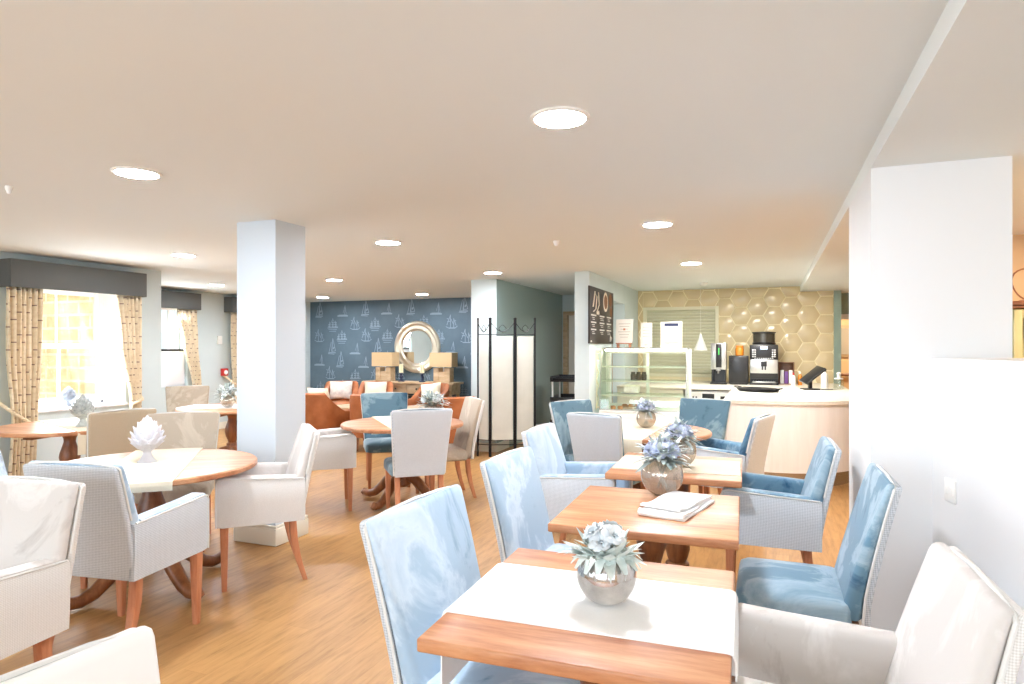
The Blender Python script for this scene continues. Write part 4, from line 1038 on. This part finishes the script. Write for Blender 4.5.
# black milk unit and amber jar on it
mk = thing('milk_cooler', 'black box cooler on the back counter between boiler and coffee machine', 'cooler', (-.43, 10.3, ZC))
b = bmn(); box(b, -.125, .145, -.15, .2, .01, .425, .008); box(b, -.11, .13, -.13, .18, 0, .01); obj('body', b, 'blackplastic', mk)
b = bmn(); box(b, -.11, .13, -.162, -.15, .03, .41, .006); obj('door', b, 'blackplastic', mk)
b = bmn(); box(b, -.10, -.085, -.178, -.162, .3, .38, .004); obj('door_handle', b, 'blackplastic', mk)
jr = thing('jar', 'amber jar with orange lid standing on the black cooler', 'jar', (-.41, 10.3, ZC+.425))
b = bmn(); lathe(b, [(.05, 0), (.06, .008), (.062, .10), (.05, .12)], 20); obj('jar_body', b, 'amber', jr)
b = bmn(); lathe(b, [(.05, .118), (.055, .12), (.055, .15), (.001, .152)], 20); obj('lid', b, 'orange', jr)
# coffee machine
cm = thing('coffee_machine', 'black and silver bean coffee machine with a clear hopper on top', 'coffee machine', (-.07, 10.42, ZC))
b = bmn(); box(b, -.195, .195, -.2, .25, .09, .59, .012); box(b, -.2, .2, -.22, .25, 0, .03, .005); box(b, -.195, .195, .0, .25, .03, .1); obj('body', b, 'blackplastic', cm)
b = bmn(); box(b, -.19, .19, -.215, -.2, .17, .37, .006); obj('lower_panel', b, 'steel', cm)
b = bmn(); box(b, -.04, .04, -.24, -.215, .27, .345, .006); tube(b, [(-.02, -.225, .27), (-.02, -.225, .22)], .01, 6); tube(b, [(.02, -.225, .27), (.02, -.225, .22)], .01, 6); obj('spout', b, 'blackplastic', cm)
b = bmn(); box(b, -.185, .185, -.21, -.2, .38, .575, .005); obj('upper_panel', b, 'blackplastic', cm)
b = bmn()
for k in range(4):
    for x in (-.15, -.12, .12, .15): box(b, x-.011, x+.011, -.214, -.21, .405+k*.032, .425+k*.032, .002)
for k in range(9): box(b, -.13+k*.03, -.11+k*.03, -.214, -.21, .385, .395)
obj('button', b, 'steel', cm)
b = bmn(); box(b, -.05, .05, -.214, -.21, .52, .565, .002); obj('screen', b, 'lcd', cm)
b = bmn(); lathe(b, [(.16, .59), (.165, .60), (.165, .62), (.155, .625)], 28); lathe(b, [(.155, .755), (.168, .76), (.168, .775), (.1, .785), (.001, .786)], 28); obj('hopper_lid', b, 'blackplastic', cm)
b = bmn(); lathe(b, [(.155, .625), (.155, .755)], 28); obj('hopper', b, 'darkjar', cm)
b = bmn(); box(b, -.16, .16, -.215, -.05, .03, .045, .003)
for k in range(9): box(b, -.15+k*.035, -.138+k*.035, -.21, -.06, .045, .05)
obj('drip_tray', b, 'steel', cm)
# cup rack, cartons, bottle, jar, till, tray
rk = thing('carton_rack', 'dark rack beside the coffee machine holding small cartons', 'rack', (.24, 10.55, ZC))
b = bmn(); box(b, -.11, .11, .07, .085, 0, .33, .003); box(b, -.11, -.10, -.08, .07, 0, .33, .003); box(b, .10, .11, -.08, .07, 0, .33, .003); box(b, -.10, .10, -.08, .07, .32, .33); box(b, -.10, .10, -.08, .07, 0, .01); obj('rack_body', b, 'darkwood', rk)
for k, m_ in enumerate(('whiteplastic', 'purple', 'whiteplastic')):
    b = bmn(); box(b, -.025, .025, -.03, .03, 0, .20 if k != 1 else .18, .003); cb = tag(obj('carton', b, m_, None, (.18+k*.06, 10.52, ZC+.01)), ['pale carton at the left in the dark rack', 'purple carton in the middle of the dark rack', 'pale carton at the right in the dark rack'][k], 'carton', 'cartons in the rack')
def stick_bottle(x, y, h, r, mat, cap, label, grp=None):
    t = thing('bottle', label, 'bottle', (x, y, ZC), 0, grp)
    b = bmn(); lathe(b, [(r, 0), (r, h*.62), (r*.8, h*.72), (r*.4, h*.78), (r*.4, h*.84)], 18); obj('bottle_body', b, mat, t)
    b = bmn(); lathe(b, [(r*.48, h*.83), (r*.48, h*.92), (r*.25, h*.95), (r*.25, h)], 14); box(b, -r*.9, r*.2, -r*.2, r*.2, h*.97, h*1.02, .002); obj('pump', b, cap, t); return t
stick_bottle(.70, 9.75, .27, .045, 'whiteplastic', 'blackplastic', 'white pump bottle with black top to the right of the till')
stick_bottle(.42, 10.35, .20, .03, 'amber', 'whiteplastic', 'amber syrup bottle behind the till')
stick_bottle(.33, 10.25, .18, .03, 'whiteplastic', 'redplastic', 'white bottle with red cap behind the till')
gj = thing('glass_jar', 'clear glass jar with white knob lid at the counter end', 'jar', (.86, 9.6, ZC))
b = bmn(); lathe(b, [(.06, 0), (.065, .01), (.065, .12), (.05, .13), (.046, .13), (.06, .118), (.06, .012), (.001, .01)], 20); obj('jar_body', b, 'pane', gj)
b = bmn(); lathe(b, [(.055, .13), (.055, .145), (.02, .15), (.022, .19), (.03, .21), (.001, .225)], 18); obj('lid', b, 'whiteplastic', gj)
tl = thing('till', 'black tilted touch screen till on the counter', 'till', (.50, 9.35, ZC), R(14))
b = bmn(); box(b, -.10, .10, -.09, .10, 0, .018, .006); box(b, -.025, .025, -.02, .02, .018, .12, .006); obj('base', b, 'blackplastic', tl)
b = bmn(); box(b, -.155, .155, -.13, .13, -.012, .012, .006); xform(b, Matrix.Translation((.03, 0, .19)) @ Matrix.Rotation(R(-40), 4, 'Y') @ Matrix.Rotation(R(9), 4, 'X')); obj('screen', b, 'blackplastic', tl)
b = bmn(); box(b, -.07, .07, -.05, .05, 0, .006, .002); tag(obj('card_mat', b, 'blackplastic', None, (.70, 9.45, ZC), R(12)), 'thin dark mat lying right of the till', 'mat')
ty = thing('serving_tray', 'large black serving tray lying on the counter front', 'tray', (-.13, 8.75, ZC), R(-33))
def oval(rx, ry, z, n=36): return [(rx*math.cos(2*PI*k/n), ry*math.sin(2*PI*k/n), z) for k in range(n)]
b = bmn(); loft(b, [oval(.25, .16, 0), oval(.29, .20, .035), oval(.30, .21, .04), oval(.285, .195, .036), oval(.245, .155, .008), oval(.05, .03, .007)]); obj('tray_body', b, 'blackplastic', ty)
for s_ in (-1, 1):
    b = bmn(); tube(b, [(s_*.28, -.06, .038), (s_*.32, -.03, .05), (s_*.32, .03, .05), (s_*.28, .06, .038)], .007, 6); obj('handle', b, 'blackplastic', ty)

# corridor picture and handrail
pc = thing('framed_picture', 'framed picture on the lit corridor wall beyond the counter', 'picture', (1.36, 14.0, 1.25))
b = bmn(); box(b, -.17, .17, -.03, 0, 0, .62, .006); obj('frame', b, 'palewood', pc)
b = bmn(); box(b, -.12, .12, -.034, -.03, .06, .56); obj('print', b, 'inkpale', pc)
b = bmn(); tube(b, [(.2, 13.93, .92), (3.9, 13.93, .92)], .03, 10)
for x in (.5, 1.2, 1.6, 2.6): tube(b, [(x, 13.93, .92), (x, 14.0, .90)], .012, 6)
tag(obj('handrail', b, 'darkwood'), 'dark wooden handrail along the corridor wall', 'handrail')

# ------------------------------------------------------------------ lounge
def tub_chair(label, x, y, phi):
    t = thing('tub_chair', label, 'armchair', (x, y, 0), R(phi-90), 'tan leather tub chairs')
    b = bmn(); rings = []; n = 28
    for k in range(n+1):
        s = k/n*2-1; a = abs(s)
        # U path: arms forward, back across
        if a > .5: px = math.copysign(.25, s); py = .30-(1-a)/.5*.45
        else: ang_ = s/.5*PI/2; px = .25*math.sin(ang_); py = -.15-.17*math.cos(ang_)
        h = .50+.30*(max(0, 1-a*1.05))**.75 if a > .38 else .80-.0*a
        h = .80 if a < .36 else .80-(.80-.54)*min(1, (a-.36)/.42)**.8
        nx = math.copysign(1, s) if a > .5 else math.sin(s/.5*PI/2); ny = 0 if a > .5 else -math.cos(s/.5*PI/2)
        th = .05; lean = .05*(h-.2)
        rings.append([(px+nx*(th*w+lean*zf), py+ny*(th*w+lean*zf), z) for w, z, zf in ((-1, .2, 0), (1, .2, 0), (1.05, h*.6, .6), (.9, h-.02, 1), (0, h+.004, 1), (-.9, h-.02, 1), (-1.05, h*.6, .6))])
    loft(b, rings); obj('shell', b, 'leather', t, angle=60)
    obj('seat', seat_bm(.208, -.22, .30, .26, .43, .05), 'leather', t)
    b = bmn(); box(b, -.208, .208, -.2, .27, .19, .26, .01); obj('seat_base', b, 'leather', t)
    for sx in (-1, 1):
        for sy in (-.24, .24):
            b = bmn(); loft(b, [[(sx*.2+u, sy+v, z) for u, v in rrect(r, r, .004, 2)] for z, r in ((.2, .024), (0, .015))]); obj('leg', b, 'tabledark', t)
    return t
L1 = tub_chair('tan leather tub chair just right of the pale blue column, back to the camera', -6.06, 7.85, 82)
def cp(x, y, phi, lab): return dup(L1, (x, y, 0), R(phi-90), lab)
L2 = cp(-7.44, 10.10, -62, 'tan leather tub chair at the wallpaper wall holding the printed cushion')
L3 = cp(-6.80, 10.27, -66, 'tan leather tub chair in front of the console, holding a plain cushion')
L4 = cp(-5.26, 7.95, 112, 'tan leather tub chair with its back behind the blue dining chair')
L5 = cp(-5.62, 10.15, -95, 'tan leather tub chair right of the console, with a tilted cushion')
L6 = cp(-4.02, 7.93, 128, 'tan leather tub chair beside the pillar, back half hidden by the beige dining chair')
def cushion(x, y, z, phi, tilt, label, mat='cushion', s=.42, roll=0):
    b = bmn(); n = 12; rings = []
    top = [[None]*(n+1) for _ in range(n+1)]; bot = [[None]*(n+1) for _ in range(n+1)]
    for i in range(n+1):
        for j in range(n+1):
            u, v = i/n*2-1, j/n*2-1; e = max(0, (1-u*u)*(1-v*v))**.45; pin = 1-.06*(1-abs(u*v))*(max(abs(u), abs(v))**3)
            x_, z_ = u*s/2*pin, v*s/2*pin*.8
            top[i][j] = b.verts.new((x_, .075*e, z_))
            bot[i][j] = top[i][j] if max(abs(u), abs(v)) > .999 else b.verts.new((x_, -.075*e, z_))
    for i in range(n):
        for j in range(n):
            b.faces.new((top[i][j], top[i+1][j], top[i+1][j+1], top[i][j+1]))
            q = (bot[i][j], bot[i][j+1], bot[i+1][j+1], bot[i+1][j])
            if len(set(q)) == 4:
                try: b.faces.new(q)
                except ValueError: pass
    xform(b, Matrix.Rotation(R(tilt), 4, 'X') @ Matrix.Rotation(R(roll), 4, 'Y'))
    return tag(obj('cushion', b, mat, None, (x, y, z), R(phi-90), angle=70), label, 'cushion', 'cream cushions on the leather chairs')
def cush_on(ch, phi, label, mat='cushion', roll=0, back=.10, z=.64, lat=0):
    a = R(phi); x = ch.location.x-math.cos(a)*back+math.sin(a)*lat; y = ch.location.y-math.sin(a)*back-math.cos(a)*lat
    return cushion(x, y, z, phi, 14, label, mat, roll=roll)
cush_on(L2, -62, 'cream printed cushion on the leather chair at the wallpaper wall', 'cushionp')
cush_on(L3, -66, 'plain cream cushion on the leather chair in front of the console')
cush_on(L5, -95, 'cream cushion tilted on the leather chair right of the console', roll=8)
cush_on(L1, 82, 'cream cushion peeping over the back of the leather chair by the column', z=.70)
def coffee_table(x, y, r, label):
    t = thing('coffee_table', label, 'coffee table', (x, y, 0), 0, 'round coffee tables in the lounge')
    b = bmn(); lathe(b, [(r-.01, .455), (r, .465), (r, .49), (r-.01, .50)], 40); obj('tabletop', b, 'palewood', t)
    b = bmn(); lathe(b, [(r-.08, .38), (r-.06, .40), (r-.06, .455)], 32); obj('apron', b, 'palewood', t)
    for k in range(4):
        a = PI/4+k*PI/2; b = bmn(); tube(b, [(math.cos(a)*(r-.1), math.sin(a)*(r-.1), .4), (math.cos(a)*(r-.07), math.sin(a)*(r-.07), 0)], [.026, .018], 8); obj('leg', b, 'palewood', t)
    return t
CT1 = coffee_table(-6.30, 8.85, .36, 'round limed wood coffee table between the leather chairs on the left')
CT2 = dup(CT1, (-5.2, 9.0, 0), 0, 'round limed wood coffee table between the leather chairs on the right')
# console table with drawers
cn = thing('console_table', 'limed wood console table with drawers under the round mirror', 'console table', (-6.42, 10.98, 0))
W_ = 1.0
b = bmn(); box(b, -W_, W_, -.23, .23, .745, .785, .008); obj('top', b, 'palewood', cn)
b = bmn(); box(b, -W_+.06, W_-.06, -.18, .20, .56, .745, .004); obj('carcass', b, 'palewood', cn)
for k in range(4):
    x0 = -W_+.09+k*.455; b = bmn(); box(b, x0, x0+.43, -.195, -.18, .58, .73, .006); d_ = obj('drawer', b, 'palewood', cn)
    b = bmn(); sphere(b, .018, (x0+.215, -.21, .655), 1, 1, 1, 12, 8); obj('knob', b, 'blackmetal', d_)
for x in (-W_+.1, W_-.1):
    for y in (-.15, .17):
        b = bmn(); lathe(b, [(.03, .56), (.034, .5), (.022, .45), (.03, .3), (.022, .15), (.028, .05), (.02, 0)], 14, (x, y, 0)); obj('leg', b, 'palewood', cn)
b = bmn(); box(b, -W_+.08, W_-.08, -.16, .19, .14, .17, .004); obj('shelf', b, 'palewood', cn)
def table_lamp(x, label):
    t = thing('table_lamp', label, 'lamp', (x, 10.95, .785), 0, 'square table lamps on the console')
    b = bmn(); box(b, -.17, .17, -.10, .10, 0, .03, .004); box(b, -.17, -.06, -.09, .09, .03, .27, .006); box(b, .06, .17, -.09, .09, .03, .27, .006); box(b, -.06, .06, -.08, .08, .03, .2, .006); obj('base', b, 'palewood', t)
    b = bmn(); tube(b, [(0, 0, .2), (0, 0, .32)], .012, 8); obj('stem', b, 'steel', t)
    b = bmn()
    o = rrect(.235, .13, .01, 2); i = rrect(.229, .124, .01, 2); 
    loft(b, [[(x_, y_, .29) for x_, y_ in o], [(x_, y_, .56) for x_, y_ in o], [(x_, y_, .56) for x_, y_ in i], [(x_, y_, .29) for x_, y_ in i], [(x_, y_, .29) for x_, y_ in o]], caps=False); obj('lamp_shade', b, 'lampshade', t)
    return t
lp = table_lamp(-7.0, 'square table lamp with beige shade on the console, left of the mirror')
dup(lp, (-5.72, 10.95, .785), 0, 'square table lamp with beige shade on the console, right of the mirror')
def candlestick(x, label, labc):
    t = thing('candlestick', label, 'candlestick', (x, 10.86, .785), 0, 'dark candlesticks on the console')
    b = bmn(); lathe(b, [(.065, 0), (.065, .015), (.03, .03), (.022, .06), (.04, .09), (.02, .12), (.03, .15), (.055, .16), (.055, .17)], 20); obj('stick_body', b, 'navy', t)
    b = bmn(); lathe(b, [(.042, 0), (.042, .165), (.036, .17), (.001, .168)], 20); c = thing('candle', labc, 'candle', (x, 10.86, .955), 0, 'cream candles on the candlesticks'); obj('wax', b, 'candle', c)
    b = bmn(); tube(b, [(0, 0, .165), (0, 0, .185)], .003, 6); obj('wick', b, 'blackplastic', c); return t
candlestick(-6.59, 'dark candlestick on the console in front of the mirror, left one', 'cream pillar candle on the left dark candlestick')
candlestick(-6.13, 'dark candlestick on the console in front of the mirror, right one', 'cream pillar candle on the right dark candlestick')
# round mirror
mr = thing('round_mirror', 'large round mirror in a stepped silver frame on the boat wallpaper', 'mirror', (-6.45, YW, 1.45))
b = bmn(); lathe(b, [(.51, 0), (.515, .03), (.495, .055), (.46, .06), (.43, .04), (.405, .035), (.375, .045), (.355, .04), (.335, .02), (.325, .015), (.325, 0)], 56, axis='Y'); obj('frame', b, 'mirrorframe', mr)
b = bmn(); lathe(b, [(.327, .006), (.327, .012)], 56, axis='Y'); obj('mirror_glass', b, 'mirror', mr)
# low black side table beside the pillar
sd = thing('side_table', 'low black side table behind the leather chair by the pillar', 'side table', (-4.35, 10.4, 0))
b = bmn(); lathe(b, [(.29, .66), (.30, .67), (.30, .69), (.29, .70)], 32); obj('tabletop', b, 'blackplastic', sd)
b = bmn(); lathe(b, [(.17, 0), (.17, .015), (.03, .04), (.025, .66)], 20); obj('pedestal', b, 'blackmetal', sd)

# ------------------------------------------------------------------ light
W = bpy.data.worlds.new('daylight'); SC.world = W; W.use_nodes = True
bg = W.node_tree.nodes['Background']; bg.inputs['Color'].default_value = (.86, .93, 1, 1); bg.inputs['Strength'].default_value = 1.3
def area(name, loc, rot, sx, sy, e, col):
    l = bpy.data.lights.new(name, 'AREA'); l.shape = 'RECTANGLE'; l.size = sx; l.size_y = sy; l.energy = e; l.color = col
    o = bpy.data.objects.new(name, l); COL.objects.link(o); o.location = loc; o.rotation_euler = rot; return o
# daylight through the three tall windows behind the photographer
for i, (x0, x1) in enumerate(((-6.4, -3.2), (-2.6, .6), (1.2, 3.8))):
    area('rear_window_daylight', ((x0+x1)/2, YR+.05, 1.4), (R(62), 0, 0), x1-x0, 1.6, (75, 100, 70)[i], (.78, .89, 1))
area('side_window_daylight', (FX+.12, 4.9, 1.5), (0, R(-62), 0), 1.2, 1.0, 60, (.9, .95, 1))
area('left_fill', (XW+.06, .6, 1.45), (0, R(-65), 0), 1.4, 2.4, 60, (.86, .93, 1))  # added fill to soften shadows; the wall is solid here
area('far_window_daylight', (XL+.02, 7.6, 1.75), (0, R(-65), 0), .6, .9, 40, (.9, .95, 1))
area('counter_fill', (-.2, 8.9, 2.37), (0, 0, 0), .5, .5, 70, (1, .97, .9))  # unseen light added to brighten the dim counter area
area('soffit_light', (2.4, 4.6, 2.29), (0, 0, 0), .4, .4, 60, (1, .74, .46))
area('soffit_light', (1.0, 5.9, 2.29), (0, 0, 0), .4, .4, 34, (1, .95, .9))  # second unseen light, added to brighten the counter front
area('corridor_lamp', (1.6, 13.0, 2.28), (0, 0, 0), .5, .5, 40, (1, .85, .62))

sl = bpy.data.lights.new('sun', 'SUN'); sl.energy = 5.5; sl.angle = R(1); sl.color = (1, .96, .88)
so = bpy.data.objects.new('sun', sl); COL.objects.link(so); so.location = (6, 0, 8); so.rotation_euler = Vector((-.2, .55, -.8)).to_track_quat('-Z', 'Y').to_euler()
# ------------------------------------------------------------------ camera
cam = bpy.data.cameras.new('camera'); cam.sensor_width = 36; cam.lens = 650/1024*36; cam.shift_y = 4/1024; cam.clip_start = .05
co = bpy.data.objects.new('camera', cam); COL.objects.link(co); co.location = (0, 0, 1.47); co.rotation_euler = (R(90), 0, math.atan(257/650))
SC.camera = co
vs = SC.view_settings; vs.view_transform = 'Standard'; vs.look = 'None'; vs.gamma = 1; vs.use_curve_mapping = False; vs.exposure = 0.12
SC.cycles.max_bounces = 10; SC.cycles.diffuse_bounces = 6; SC.cycles.transparent_max_bounces = 16
SC.cycles.use_denoising = True
